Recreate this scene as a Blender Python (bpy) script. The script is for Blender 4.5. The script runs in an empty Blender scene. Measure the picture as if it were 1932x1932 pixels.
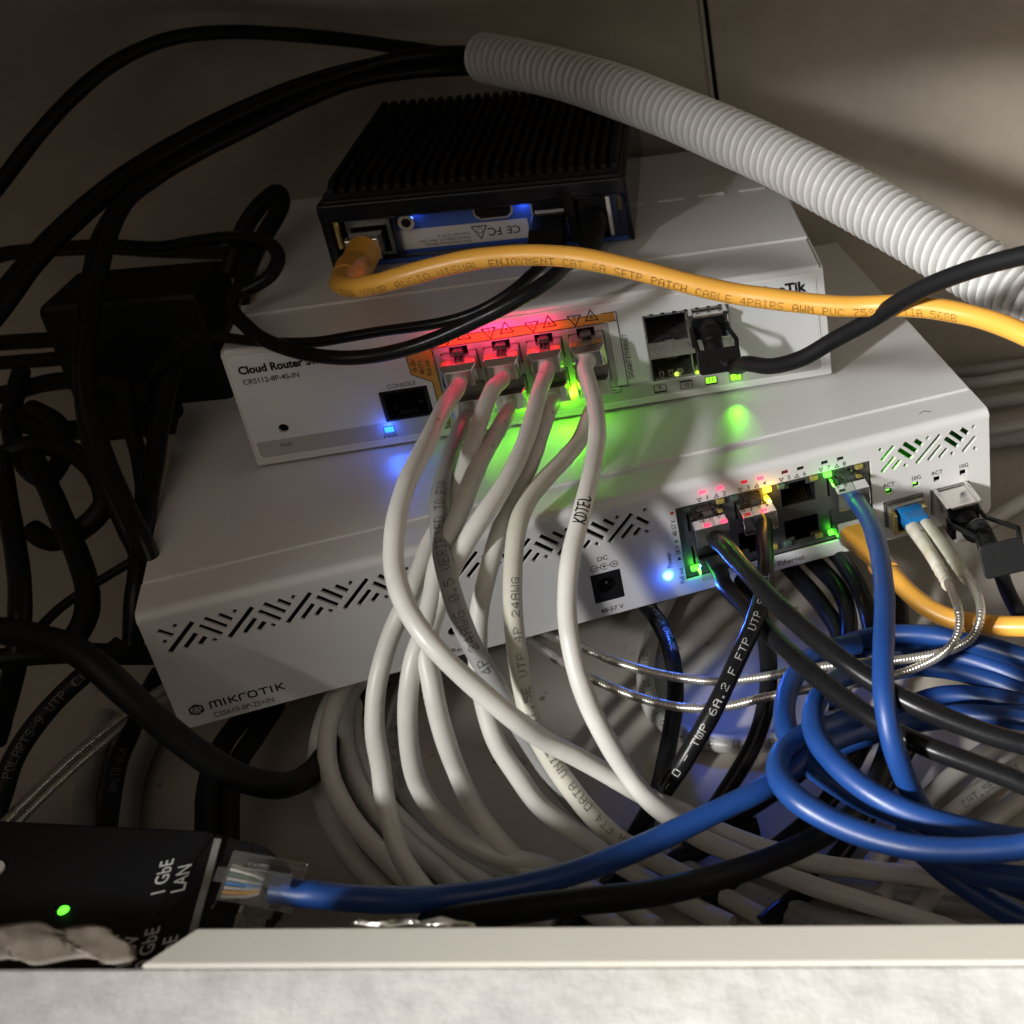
import bpy, bmesh, math, random
from mathutils import Vector as V, Matrix
random.seed(7)
sc = bpy.context.scene
C = sc.collection
MM = 0.001
# ---------------------------------------------------------------- camera (an off-centre crop of a wide photograph, hence the shift)
FPX, CX, CY, W = 2436.44, 1717.0, 700.6, 1932.0
A0 = math.radians(23.1)
CAM = V((244.18, -287.03, 275.44))
_R = [V((0.93000468, -0.36475213, -0.04524572)), V((-0.21199686, -0.43177402, -0.87671462)), V((0.3002476, 0.82494065, -0.47887817))]
_rz = Matrix.Rotation(A0, 3, 'Z')
RW = [_rz @ r for r in _R]          # camera right, down, forward in the world
cam_d = bpy.data.cameras.new('camera'); cam = bpy.data.objects.new('camera', cam_d); C.objects.link(cam)
m = Matrix((RW[0], -RW[1], -RW[2])).transposed().to_4x4(); m.translation = CAM * MM
cam.matrix_world = m
cam_d.sensor_width = 36; cam_d.lens = FPX / W * 36
cam_d.shift_x = (W / 2 - CX) / W; cam_d.shift_y = (CY - W / 2) / W
cam_d.clip_start = 0.005; cam_d.clip_end = 20
cam_d.dof.use_dof = True; cam_d.dof.focus_distance = 0.40; cam_d.dof.aperture_fstop = 22
sc.camera = cam
sc.render.resolution_x = sc.render.resolution_y = 1024
sc.render.engine = 'CYCLES'
sc.cycles.max_bounces = 10; sc.cycles.transmission_bounces = 8; sc.cycles.transparent_max_bounces = 8
sc.view_settings.view_transform = 'Standard'; sc.view_settings.look = 'None'
sc.view_settings.exposure = 0; sc.view_settings.gamma = 1
# ---------------------------------------------------------------- world and lamps
wd = bpy.data.worlds.new('World'); sc.world = wd; wd.use_nodes = True
bg = wd.node_tree.nodes['Background']; bg.inputs[0].default_value = (1.0, 0.78, 0.62, 1); bg.inputs[1].default_value = 0.050
def lamp(name, kind, loc, energy, color, aim=None, **kw):
    l = bpy.data.lights.new(name, kind); l.energy = energy; l.color = color
    for k, v in kw.items(): setattr(l, k, v)
    o = bpy.data.objects.new(name, l); C.objects.link(o); o.location = V(loc) * MM
    if aim is not None: o.rotation_euler = (V(aim) - V(loc)).to_track_quat('-Z', 'Y').to_euler()
    return o
KT = V((205, 60, 60)); KD = V((-0.545, -0.775, 0.43)).normalized()
lamp('room_lamp', 'AREA', KT + KD * 1750, 116, (1.0, 0.99, 0.965), KT, shape='DISK', size=0.24)
lamp('front_fill', 'AREA', (60, -640, 620), .95, (1.0, 0.86, 0.72), (100, 0, 0), shape='DISK', size=0.7)  # added warm fill that lifts the front and left, not an actual lamp

def U(x, y, q):
    """photo pixel (1932 wide) -> world mm; q >= 150 is a distance from the lens, below that a height above the switch's foot"""
    d = RW[0] * ((x - CX) / FPX) + RW[1] * ((y - CY) / FPX) + RW[2]
    if q >= 150: return CAM + d * q
    return CAM + d * ((q - CAM.z) / d.z)
FLOOR = -30.0
# ---------------------------------------------------------------- materials
def mat(name, col, rough=0.5, metal=0.0, noise=0.0, nscale=60.0, bump=0.0, bscale=400.0, emis=None, estr=0.0, trans=0.0, ior=1.45, alpha=1.0, col2=None, coat=0.0, sss=0.0, rnoise=0.0):
    m = bpy.data.materials.new(name); m.use_nodes = True; nt = m.node_tree; b = nt.nodes['Principled BSDF']
    b.inputs['Base Color'].default_value = (*col, 1); b.inputs['Roughness'].default_value = rough; b.inputs['Metallic'].default_value = metal
    b.inputs['IOR'].default_value = ior; b.inputs['Transmission Weight'].default_value = trans; b.inputs['Coat Weight'].default_value = coat
    b.inputs['Alpha'].default_value = alpha
    if sss: b.inputs['Subsurface Weight'].default_value = sss; b.inputs['Subsurface Radius'].default_value = (.002, .0015, .001); b.inputs['Subsurface Scale'].default_value = 1
    if emis: b.inputs['Emission Color'].default_value = (*emis, 1); b.inputs['Emission Strength'].default_value = estr
    tc = nt.nodes.new('ShaderNodeTexCoord')
    if noise or rnoise:
        n = nt.nodes.new('ShaderNodeTexNoise'); n.inputs['Scale'].default_value = nscale; n.inputs['Detail'].default_value = 6; n.inputs['Roughness'].default_value = .65
        nt.links.new(tc.outputs['Object'], n.inputs['Vector'])
        if noise:
            r = nt.nodes.new('ShaderNodeValToRGB'); c2 = col2 or tuple(c * (1 - noise) for c in col)
            r.color_ramp.elements[0].position = .35; r.color_ramp.elements[1].position = .68
            r.color_ramp.elements[0].color = (*c2, 1); r.color_ramp.elements[1].color = (*col, 1)
            nt.links.new(n.outputs['Fac'], r.inputs['Fac']); nt.links.new(r.outputs['Color'], b.inputs['Base Color'])
        if rnoise:
            mr = nt.nodes.new('ShaderNodeMapRange'); mr.inputs['From Min'].default_value = .3; mr.inputs['From Max'].default_value = .7
            mr.inputs['To Min'].default_value = max(0, rough - rnoise); mr.inputs['To Max'].default_value = min(1, rough + rnoise)
            nt.links.new(n.outputs['Fac'], mr.inputs['Value']); nt.links.new(mr.outputs[0], b.inputs['Roughness'])
    if bump:
        n2 = nt.nodes.new('ShaderNodeTexNoise'); n2.inputs['Scale'].default_value = bscale; n2.inputs['Detail'].default_value = 3
        bp = nt.nodes.new('ShaderNodeBump'); bp.inputs['Strength'].default_value = bump; bp.inputs['Distance'].default_value = .0004
        nt.links.new(tc.outputs['Object'], n2.inputs['Vector']); nt.links.new(n2.outputs['Fac'], bp.inputs['Height']); nt.links.new(bp.outputs[0], b.inputs['Normal'])
    m.node_tree.nodes['Principled BSDF'].inputs['Specular IOR Level'].default_value = .22 if max(col) < .03 else .5
    return m
def specks(m, scale, col, lo, hi):
    """dirt specks with a shape of their own mixed over the base colour"""
    nt = m.node_tree; b = nt.nodes['Principled BSDF']; inp = b.inputs['Base Color']
    v = nt.nodes.new('ShaderNodeTexVoronoi'); v.inputs['Scale'].default_value = scale
    n = nt.nodes.new('ShaderNodeTexNoise'); n.inputs['Scale'].default_value = scale * .3
    tc = nt.nodes.new('ShaderNodeTexCoord'); nt.links.new(tc.outputs['Object'], v.inputs['Vector']); nt.links.new(tc.outputs['Object'], n.inputs['Vector'])
    r = nt.nodes.new('ShaderNodeMapRange'); r.inputs['From Min'].default_value = lo; r.inputs['From Max'].default_value = hi; r.inputs['To Min'].default_value = 1; r.inputs['To Max'].default_value = 0
    nt.links.new(v.outputs['Distance'], r.inputs['Value'])
    g = nt.nodes.new('ShaderNodeMapRange'); g.inputs['From Min'].default_value = .55; g.inputs['From Max'].default_value = .62
    nt.links.new(n.outputs['Fac'], g.inputs['Value'])
    mu = nt.nodes.new('ShaderNodeMath'); mu.operation = 'MULTIPLY'; nt.links.new(r.outputs[0], mu.inputs[0]); nt.links.new(g.outputs[0], mu.inputs[1])
    mx = nt.nodes.new('ShaderNodeMix'); mx.data_type = 'RGBA'; mx.inputs['B'].default_value = (*col, 1)
    if inp.links: nt.links.new(inp.links[0].from_socket, mx.inputs['A'])
    else: mx.inputs['A'].default_value = inp.default_value
    nt.links.new(mu.outputs[0], mx.inputs['Factor']); nt.links.new(mx.outputs['Result'], inp)
    return m
M = {}
M['case'] = specks(mat('white_powder_coat', (.71, .71, .71), .42, bump=.12, bscale=2600, noise=.06, nscale=14, rnoise=.08), 120, (.38, .36, .33), .02, .05)
M['case_in'] = mat('case_edge_metal', (.60, .60, .58), .4)
M['sticker'] = mat('face_sticker', (.70, .72, .74), .33, bump=.05, bscale=1800)
M['sticker_band'] = mat('sticker_band', (.43, .43, .42), .35)
M['sticker_edge'] = mat('sticker_edge', (.78, .78, .77), .35)
M['gold'] = mat('printed_gold', (.62, .33, .06), .4)
M['ink'] = mat('black_ink', (.012, .012, .014), .5)
M['ink_soft'] = mat('grey_ink', (.10, .10, .10), .5)
M['red_ink'] = mat('red_ink', (.55, .04, .03), .5); M['green_ink'] = mat('green_ink', (.10, .28, .10), .5)
M['dark'] = mat('dark_interior', (.008, .008, .009), .6)
M['hous'] = mat('port_shell_metal', (.16, .16, .16), .38, .7, noise=.25, nscale=200)
M['hous2'] = mat('cage_metal', (.50, .49, .46), .30, .9, noise=.2, nscale=150, rnoise=.1)
M['steel'] = mat('plug_shield', (.72, .70, .67), .20, 1.0, rnoise=.10, nscale=300)
M['contact'] = mat('gold_contact', (.80, .62, .25), .25, 1.0)
def clearmat(name, tint, diff, rough=.07, body=.055):
    m = bpy.data.materials.new(name); m.use_nodes = True; nt = m.node_tree; nt.nodes.remove(nt.nodes['Principled BSDF']); out = nt.nodes['Material Output']
    t = nt.nodes.new('ShaderNodeBsdfTransparent'); t.inputs[0].default_value = (*tint, 1); g = nt.nodes.new('ShaderNodeBsdfGlossy'); g.inputs['Roughness'].default_value = rough
    d = nt.nodes.new('ShaderNodeBsdfDiffuse'); d.inputs[0].default_value = (*diff, 1); f = nt.nodes.new('ShaderNodeFresnel'); f.inputs[0].default_value = 1.36
    a = nt.nodes.new('ShaderNodeMixShader'); a.inputs[0].default_value = body; nt.links.new(t.outputs[0], a.inputs[1]); nt.links.new(d.outputs[0], a.inputs[2])
    b = nt.nodes.new('ShaderNodeMixShader'); nt.links.new(f.outputs[0], b.inputs[0]); nt.links.new(a.outputs[0], b.inputs[1]); nt.links.new(g.outputs[0], b.inputs[2]); nt.links.new(b.outputs[0], out.inputs['Surface'])
    return m
M['clear'] = clearmat('clear_polycarbonate', (.93, .93, .92), (.7, .7, .68))
M['smoke'] = clearmat('smoky_clear_case', (.42, .44, .50), (.10, .10, .12), .08, .12)
M['led_g0'] = mat('led_green_off', (.07, .13, .10), .2, coat=.5); M['led_y0'] = mat('led_yellow_off', (.30, .25, .07), .2, coat=.5)
M['led_g'] = mat('led_green_lit', (.1, .8, .1), .3, emis=(.10, 1.0, .03), estr=2.6)
M['led_y'] = mat('led_yellow_lit', (.9, .7, .1), .3, emis=(1.0, .62, .03), estr=3.0)
M['led_r'] = mat('led_red_lit', (.9, .1, .1), .3, emis=(1.0, .05, .12), estr=2.4)
M['led_r2'] = mat('led_red_dim', (.5, .02, .03), .3, emis=(1.0, .01, .03), estr=.5)
M['led_r3'] = mat('led_red_faint', (.12, .01, .01), .3, emis=(1.0, .02, .03), estr=.06)
M['led_b'] = mat('led_blue_lit', (.3, .7, 1.0), .3, emis=(.08, .42, 1.0), estr=7.0)
M['led_bc'] = mat('led_blue_core', (.7, .9, 1.0), .3, emis=(.55, .85, 1.0), estr=6.0)
M['win_g'] = mat('window_green_lit', (.4, .7, .1), .4, emis=(.30, 1.0, .02), estr=.95)
M['win_g2'] = mat('window_green_soft', (.4, .7, .1), .4, emis=(.22, 1.0, .04), estr=1.2)
M['win_b'] = mat('window_blue_lit', (.1, .3, .9), .4, emis=(.03, .22, 1.0), estr=2.2)
M['pcb'] = mat('circuit_board', (.02, .10, .04), .5)
def cabmat(name, c, rough=.38, noise=.17, **k): return mat(name, c, rough, noise=noise, nscale=k.pop('nscale', 45), bump=k.pop('bump', .25), bscale=k.pop('bscale', 160), rnoise=.06, **k)
M['white'] = specks(cabmat('white_cable_jacket', (.63, .615, .57), .38), 90, (.20, .16, .12), .02, .10)
M['white_old'] = specks(cabmat('yellowed_cable_jacket', (.56, .54, .46), .40), 90, (.20, .16, .12), .02, .10)
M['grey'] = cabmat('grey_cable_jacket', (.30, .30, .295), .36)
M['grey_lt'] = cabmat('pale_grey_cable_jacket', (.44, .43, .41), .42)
M['black'] = cabmat('black_cable_jacket', (.008, .008, .009), .30)
M['black_m'] = cabmat('matt_black_cable_jacket', (.008, .008, .009), .50)
M['rubber'] = mat('black_rubber', (.006, .006, .0065), .48, bump=.15, bscale=900)
M['plastic'] = mat('black_plastic', (.010, .010, .011), .45, bump=.12, bscale=1500)
M['blue'] = cabmat('blue_cable_jacket', (.009, .047, .20), .40)
M['yellow'] = cabmat('orange_yellow_jacket', (.72, .36, .055), .36, noise=.06)
M['bluep'] = mat('blue_connector_plastic', (.01, .15, .42), .35)
M['boot'] = specks(mat('dirty_white_boot', (.66, .64, .58), .45, noise=.15, nscale=120, col2=(.50, .46, .34)), 160, (.05, .04, .03), .05, .22)
M['armor'] = mat('steel_armour', (.66, .63, .57), .30, .85)
M['conduit'] = mat('corrugated_pvc', (.68, .68, .67), .36, noise=.06, nscale=40)
M['ctext'] = mat('cable_print_black', (.04, .04, .04), .5); M['wtext'] = mat('cable_print_white', (.42, .42, .40), .5); M['ytext'] = mat('cable_print_brown', (.16, .08, .02), .5)
M['dtext'] = mat('cable_print_faint', (.13, .13, .125), .5)
M['marker'] = mat('marker_ink', (.006, .006, .010), .45)
M['sink'] = mat('black_anodised_fins', (.006, .006, .007), .55)
M['blue_in'] = mat('blue_inner_panel', (.05, .13, .50), .4)
M['paper'] = mat('label_paper', (.72, .71, .69), .5)
M['silver'] = mat('silver_line', (.22, .22, .21), .4)
M['printw'] = mat('white_print', (.55, .55, .54), .5)
M['wall'] = specks(mat('beige_wall_panel', (.44, .395, .335), .6, noise=.2, nscale=18, bump=.6, bscale=110), 40, (.34, .30, .25), .04, .2)
M['floor'] = specks(mat('dusty_beige_board', (.42, .385, .34), .6, noise=.12, nscale=35, bump=.2, bscale=300), 130, (.10, .07, .05), .05, .20)
M['ledge'] = mat('beige_ledge_laminate', (.38, .36, .32), .45, noise=.05, nscale=30)
M['board'] = specks(specks(mat('worn_white_paint', (.57, .56, .54), .5, noise=.28, nscale=40, bump=1.0, bscale=190), 60, (.28, .25, .22), .03, .12), 24, (.42, .39, .35), .05, .22)
M['foil'] = mat('silver_foil', (.55, .52, .47), .32, .8, noise=.4, nscale=120)
M['torn'] = mat('crumpled_foil_tape', (.20, .17, .135), .6, noise=.35, nscale=60, bump=.3, bscale=200)
# ---------------------------------------------------------------- mesh helpers
ORG = {}
def empty(name, loc, label=None, cat=None, group=None):
    o = bpy.data.objects.new(name, None); C.objects.link(o); o.location = V(loc) * MM; o.empty_display_size = .01
    ORG[o] = V(loc); tag(o, label, cat, group); return o
def tag(o, label=None, cat=None, group=None, kind=None):
    if label: o['label'] = label
    if cat: o['category'] = cat
    if group: o['group'] = group
    if kind: o['kind'] = kind
    return o
class Frame:
    """u right, v up, w out of the face"""
    def __init__(s, O, X, Y, Z): s.O, s.X, s.Y, s.Z = V(O), V(X), V(Y), V(Z)
    def __call__(s, p): return s.O + s.X * p[0] + s.Y * p[1] + s.Z * p[2]
    def sub(s, o, flip=False):
        k = -1 if flip else 1
        return Frame(s(o), s.X * k, s.Y * k, s.Z)
WORLD = Frame((0, 0, 0), (1, 0, 0), (0, 1, 0), (0, 0, 1))
class MB:
    def __init__(s, fr=WORLD): s.v = []; s.f = []; s.mi = []; s.fr = fr; s.sm = []
    def add(s, vs, fs, mi=0, smooth=False, raw=False):
        b = len(s.v); s.v += [V(q) if raw else s.fr(q) for q in vs]
        for f in fs: s.f.append([b + i for i in f]); s.mi.append(mi); s.sm.append(smooth)
        return s
    def box(s, u0, u1, v0, v1, w0, w1, mi=0):
        vs = [(u, v, w) for w in (w0, w1) for v in (v0, v1) for u in (u0, u1)]
        return s.add(vs, [(0, 2, 3, 1), (4, 5, 7, 6), (0, 1, 5, 4), (2, 6, 7, 3), (0, 4, 6, 2), (1, 3, 7, 5)], mi)
    def prism(s, poly, w0, w1, mi=0, axis='w'):
        n = len(poly)
        g = (lambda a, b, c: (a, b, c)) if axis == 'w' else (lambda a, b, c: (c, b, a))    # axis 'u': poly is (w, v), extruded along u
        vs = [g(a, b, w0) for a, b in poly] + [g(a, b, w1) for a, b in poly]
        return s.add(vs, [tuple(range(n))[::-1], tuple(range(n, 2 * n))] + [(i, (i + 1) % n, n + (i + 1) % n, n + i) for i in range(n)], mi)
    def quad(s, pts, mi=0): return s.add(pts, [tuple(range(len(pts)))], mi)
    def tube(s, pts, rad, n=14, caps=True, mi=0, smooth=True, raw=False, cap0=True):
        P = [V(q) if raw else s.fr(q) for q in pts]; rs = rad if isinstance(rad, (list, tuple)) else [rad] * len(P)
        T = [(P[min(i + 1, len(P) - 1)] - P[max(i - 1, 0)]).normalized() for i in range(len(P))]
        N = T[0].orthogonal().normalized(); vs = []
        for i, p in enumerate(P):
            N = (N - T[i] * N.dot(T[i])).normalized(); B = T[i].cross(N)
            for k in range(n):
                a = 2 * math.pi * k / n; vs.append(p + (N * math.cos(a) + B * math.sin(a)) * rs[i])
        fs = [(i * n + k, i * n + (k + 1) % n, (i + 1) * n + (k + 1) % n, (i + 1) * n + k) for i in range(len(P) - 1) for k in range(n)]
        s.add(vs, fs, mi, smooth, raw=True)
        if caps: s.add(vs[:n], [tuple(range(n))[::-1]], mi, raw=True); s.add(vs[-n:], [tuple(range(n))], mi, raw=True)
        return s
    def disc(s, u, v, r, w0, w1, n=24, mi=0):
        return s.prism([(u + r * math.cos(2 * math.pi * k / n), v + r * math.sin(2 * math.pi * k / n)) for k in range(n)], w0, w1, mi)
    def ring(s, u, v, r0, r1, w, n=28, mi=0):
        a = [(u + r * math.cos(2 * math.pi * k / n), v + r * math.sin(2 * math.pi * k / n), w) for r in (r0, r1) for k in range(n)]
        return s.add(a, [(k, n + k, n + (k + 1) % n, (k + 1) % n) for k in range(n)], mi)
    def build(s, name, mats, parent=None, bevel=0, seg=2):
        o0 = ORG[parent] if parent in ORG else V((0, 0, 0))
        me = bpy.data.meshes.new(name); me.from_pydata([(q - o0) * MM for q in s.v], [], s.f)
        for mm in (mats if isinstance(mats, (list, tuple)) else [mats]): me.materials.append(M[mm] if isinstance(mm, str) else mm)
        me.polygons.foreach_set('material_index', s.mi); me.polygons.foreach_set('use_smooth', s.sm); me.update()
        o = bpy.data.objects.new(name, me); C.objects.link(o)
        if parent: o.parent = parent
        ORG[o] = o0
        if bevel:
            b = o.modifiers.new('bevel', 'BEVEL'); b.width = bevel * MM; b.segments = seg; b.limit_method = 'ANGLE'; b.angle_limit = .6
        return o
def curve_mesh(cu):
    o = bpy.data.objects.new('tmp', cu); C.objects.link(o); bpy.context.view_layer.update()
    me = bpy.data.meshes.new_from_object(o.evaluated_get(bpy.context.evaluated_depsgraph_get()))
    vs = [v.co.copy() for v in me.vertices]; fs = [tuple(p.vertices) for p in me.polygons]
    bpy.data.objects.remove(o); bpy.data.meshes.remove(me); bpy.data.curves.remove(cu)
    return vs, fs
def plate(mb, polys, w0, w1, bev=.15, mi=0):
    cu = bpy.data.curves.new('tmp', 'CURVE'); cu.dimensions = '2D'; cu.fill_mode = 'BOTH'
    for poly in polys:
        sp = cu.splines.new('POLY'); sp.points.add(len(poly) - 1); sp.use_cyclic_u = True
        for i, (a, b) in enumerate(poly): sp.points[i].co = (a, b, 0, 1)
    cu.extrude = abs(w1 - w0) / 2 - bev; cu.bevel_depth = bev; cu.offset = -bev; cu.bevel_resolution = 1
    vs, fs = curve_mesh(cu); c = (w0 + w1) / 2
    mb.add([(q.x, q.y, q.z + c) for q in vs], fs, mi); return mb
def text_geo(body, size, align='CENTER', bold=0.0, sx=1.0, space=1.0):
    cu = bpy.data.curves.new('tmp', 'FONT'); cu.body = body; cu.size = size; cu.align_x = align; cu.align_y = 'CENTER'
    cu.offset = bold; cu.space_character = space; cu.resolution_u = 3; cu.fill_mode = 'FRONT'
    vs, fs = curve_mesh(cu); return [(q.x * sx, q.y) for q in vs], fs
def put_text(mb, body, size, u, v, w=.06, rot=0, align='CENTER', bold=0.0, sx=1.0, mi=0, space=1.0):
    vs, fs = text_geo(body, size, align, bold, sx, space); c, s = math.cos(math.radians(rot)), math.sin(math.radians(rot))
    mb.add([(u + a * c - b * s, v + a * s + b * c, w) for a, b in vs], fs, mi); return mb
def rect(u0, u1, v0, v1): return [(u0, v0), (u1, v0), (u1, v1), (u0, v1)]
def rrect(u0, u1, v0, v1, r, n=5, corners=(1, 1, 1, 1)):
    out = []
    for k, (cx, cy, a) in enumerate(((u0 + r, v0 + r, 180), (u1 - r, v0 + r, 270), (u1 - r, v1 - r, 0), (u0 + r, v1 - r, 90))):
        if corners[k]: out += [(cx + r * math.cos(math.radians(a + 90 * i / n)), cy + r * math.sin(math.radians(a + 90 * i / n))) for i in range(n + 1)]
        else: out.append(((u0, v0), (u1, v0), (u1, v1), (u0, v1))[k])
    return out
def circ(u, v, r, n=24): return [(u + r * math.cos(2 * math.pi * k / n), v + r * math.sin(2 * math.pi * k / n)) for k in range(n)]
def slot(a, b, wd):
    """a slanted rectangular slot from a to b, wd wide, with horizontal ends like the stamped vents"""
    d = V((b[0] - a[0], b[1] - a[1])); d.normalize(); n = V((-d.y, d.x)) * wd / 2
    return [(a[0] + n.x, a[1] + n.y), (a[0] - n.x, a[1] - n.y), (b[0] - n.x, b[1] - n.y), (b[0] + n.x, b[1] + n.y)]
def arrow_poly(u, v, s, up):
    k = 1 if up else -1
    return [(u - s, v - k * s * .8), (u + s, v - k * s * .8), (u, v + k * s)]
def outline(mb, poly, t, w, mi=0, cyc=True):
    n = len(poly)
    for i in range(n if cyc else n - 1):
        a, b = V(poly[i]), V(poly[(i + 1) % n]); d = (b - a); L = d.length
        if L < 1e-6: continue
        d /= L; nn = V((-d.y, d.x)) * t / 2; a = a - d * t / 2; b = b + d * t / 2
        mb.quad([(a.x + nn.x, a.y + nn.y, w), (a.x - nn.x, a.y - nn.y, w), (b.x - nn.x, b.y - nn.y, w), (b.x + nn.x, b.y + nn.y, w)], mi)
# ---------------------------------------------------------------- frames of the three devices
ca, sa = math.cos(A0), math.sin(A0)
FB = Frame((0, 0, 0), (ca, sa, 0), (0, 0, 1), (sa, -ca, 0))                       # lower switch face
A1 = A0 - math.radians(7.06); OT = _rz @ V((30.48, 71.11, 46.0))
FT = Frame(OT, (math.cos(A1), math.sin(A1), 0), (0, 0, 1), (math.sin(A1), -math.cos(A1), 0))   # upper switch face
A2 = .188; FH = Frame((11, 137, 91.2), (math.cos(A2), math.sin(A2), 0), (0, 0, 1), (math.sin(A2), -math.cos(A2), 0))  # small hub on top

def pt(q):
    if q[0] == 'b': return FB(q[1:])
    if q[0] == 't': return FT(q[1:])
    if q[0] == 'h': return FH(q[1:])
    return U(*q)
def smooth_path(P, step=1.6):
    out = []
    for i in range(len(P) - 1):
        p0 = P[i - 1] if i else P[0] * 2 - P[1]; p1, p2 = P[i], P[i + 1]; p3 = P[i + 2] if i + 2 < len(P) else P[-1] * 2 - P[-2]
        n = max(3, int((p2 - p1).length / step))
        d1 = max((p1 - p0).length, 1e-3) ** .5; d2 = max((p2 - p1).length, 1e-3) ** .5; d3 = max((p3 - p2).length, 1e-3) ** .5
        m1 = (p1 - p0) / d1 - (p2 - p0) / (d1 + d2) + (p2 - p1) / d2; m2 = (p2 - p1) / d2 - (p3 - p1) / (d2 + d3) + (p3 - p2) / d3
        m1 *= d2; m2 *= d2
        for k in range(n):
            t = k / n; t2, t3 = t * t, t * t * t
            out.append(p1 * (2 * t3 - 3 * t2 + 1) + m1 * (t3 - 2 * t2 + t) + p2 * (-2 * t3 + 3 * t2) + m2 * (t3 - t2))
    out.append(P[-1].copy())
    return out
G5 = {'A': '0E11111F111111', 'B': '1E11111E11111E', 'C': '0E11101010110E', 'D': '1E11111111111E', 'E': '1F10101E10101F', 'F': '1F10101E101010', 'G': '0E11101711110F', 'H': '1111111F111111',
      'I': '0E04040404040E', 'J': '0702020202120C', 'K': '11121418141211', 'L': '1010101010101F', 'M': '111B1515111111', 'N': '11191513111111', 'O': '0E11111111110E', 'P': '1E11111E101010', 'Q': '0E11111115120D',
      'R': '1E11111E141211', 'S': '0F10100E01011E', 'T': '1F040404040404', 'U': '1111111111110E', 'V': '11111111110A04', 'W': '1111111515150A', 'X': '11110A040A1111', 'Y': '11110A04040404', 'Z': '1F01020408101F',
      '0': '0E11131519110E', '1': '040C040404040E', '2': '0E11010608101F', '3': '1F02040201110E', '4': '02060A121F0202', '5': '1F101E0101110E', '6': '0608101E11110E', '7': '1F010204080808', '8': '0E11110E11110E',
      '9': '0E11110F01020C', '.': '00000000000C0C', '-': '0000001F000000', '/': '00010204081000', '#': '0A0A1F0A1F0A0A', '*': '06090906000000', ' ': '00000000000000'}
def near_s(path, at_px):
    best, L, res = 1e9, 0.0, 0.0
    for i, p in enumerate(path):
        if i: L += (p - path[i - 1]).length
        q = p - CAM; w = q.dot(RW[2]); x, y = CX + FPX * q.dot(RW[0]) / w, CY + FPX * q.dot(RW[1]) / w; d = (x - at_px[0]) ** 2 + (y - at_px[1]) ** 2
        if d < best: best, res = d, L
    return res
def cable_text(mb, path, r, body, s0=0, h=2.6, off=0.0, rev=False, gap=1.0, toward=None, dot=.78, at_px=None, idx=0):
    """dot printed lettering wrapped on the jacket; s0 = distance in mm from the start of the path"""
    L = [0.0]
    for i in range(1, len(path)): L.append(L[-1] + (path[i] - path[i - 1]).length)
    px = h / 7.0
    if at_px: s0 = near_s(path, at_px) - (-1 if rev else 1) * idx * 6.3 * px * gap
    def at(s):
        s = max(0, min(L[-1] - 1e-4, s)); lo, hi = 0, len(L) - 1
        while hi - lo > 1:
            mid = (lo + hi) // 2
            if L[mid] <= s: lo = mid
            else: hi = mid
        p = path[lo].lerp(path[hi], (s - L[lo]) / max(L[hi] - L[lo], 1e-6)); a, b = max(lo - 2, 0), min(hi + 2, len(path) - 1)
        T = (path[b] - path[a]).normalized()
        if rev: T = -T
        N = (toward or CAM) - p; N = (N - T * N.dot(T)).normalized(); return p, T, N, N.cross(T)
    sg = -1 if rev else 1; x = 0.0
    for ch in body:
        g = G5.get(ch, G5[' '])
        for row in range(7):
            if not .5 < s0 + sg * x < L[-1] - 3: break
            bits = int(g[row * 2:row * 2 + 2], 16)
            for col in range(5):
                if bits >> (4 - col) & 1:
                    q = []
                    for du, dv in ((0, 0), (dot, 0), (dot, dot), (0, dot)):
                        s = s0 + sg * (x + (col + du) * px * gap); p, T, N, B = at(s)
                        a = off + (3.5 - row - 1 + dv) * px / r
                        q.append(p + (N * math.cos(a) + B * math.sin(a)) * (r + .07))
                    mb.add(q, [(0, 1, 2, 3)], raw=True)
        x += 6.3 * px * gap
STR = {'K': [[(0, 0), (0, 6)], [(3, 6), (0, 2.6), (3.2, 0)]], 'D': [[(0, 0), (.3, 6), (2.2, 5.2), (2.6, 3), (1.8, .8), (0, 0)]], 'T': [[(-.2, 6), (3, 5.6)], [(1.4, 5.8), (1.2, 0)]],
       'E': [[(2.6, 6), (0, 5.6), (0, 0), (2.6, .2)], [(0, 3), (2.2, 3.2)]], 'L': [[(0, 6), (.3, .6), (2.4, 0), (3.4, 1.4)]], 'n': [[(0, 0), (1, 3), (2, 1), (3, 4)]], 'C': [[(2.6, 5.4), (1, 6), (0, 3), (1, 0), (2.8, .6)]]}
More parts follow.
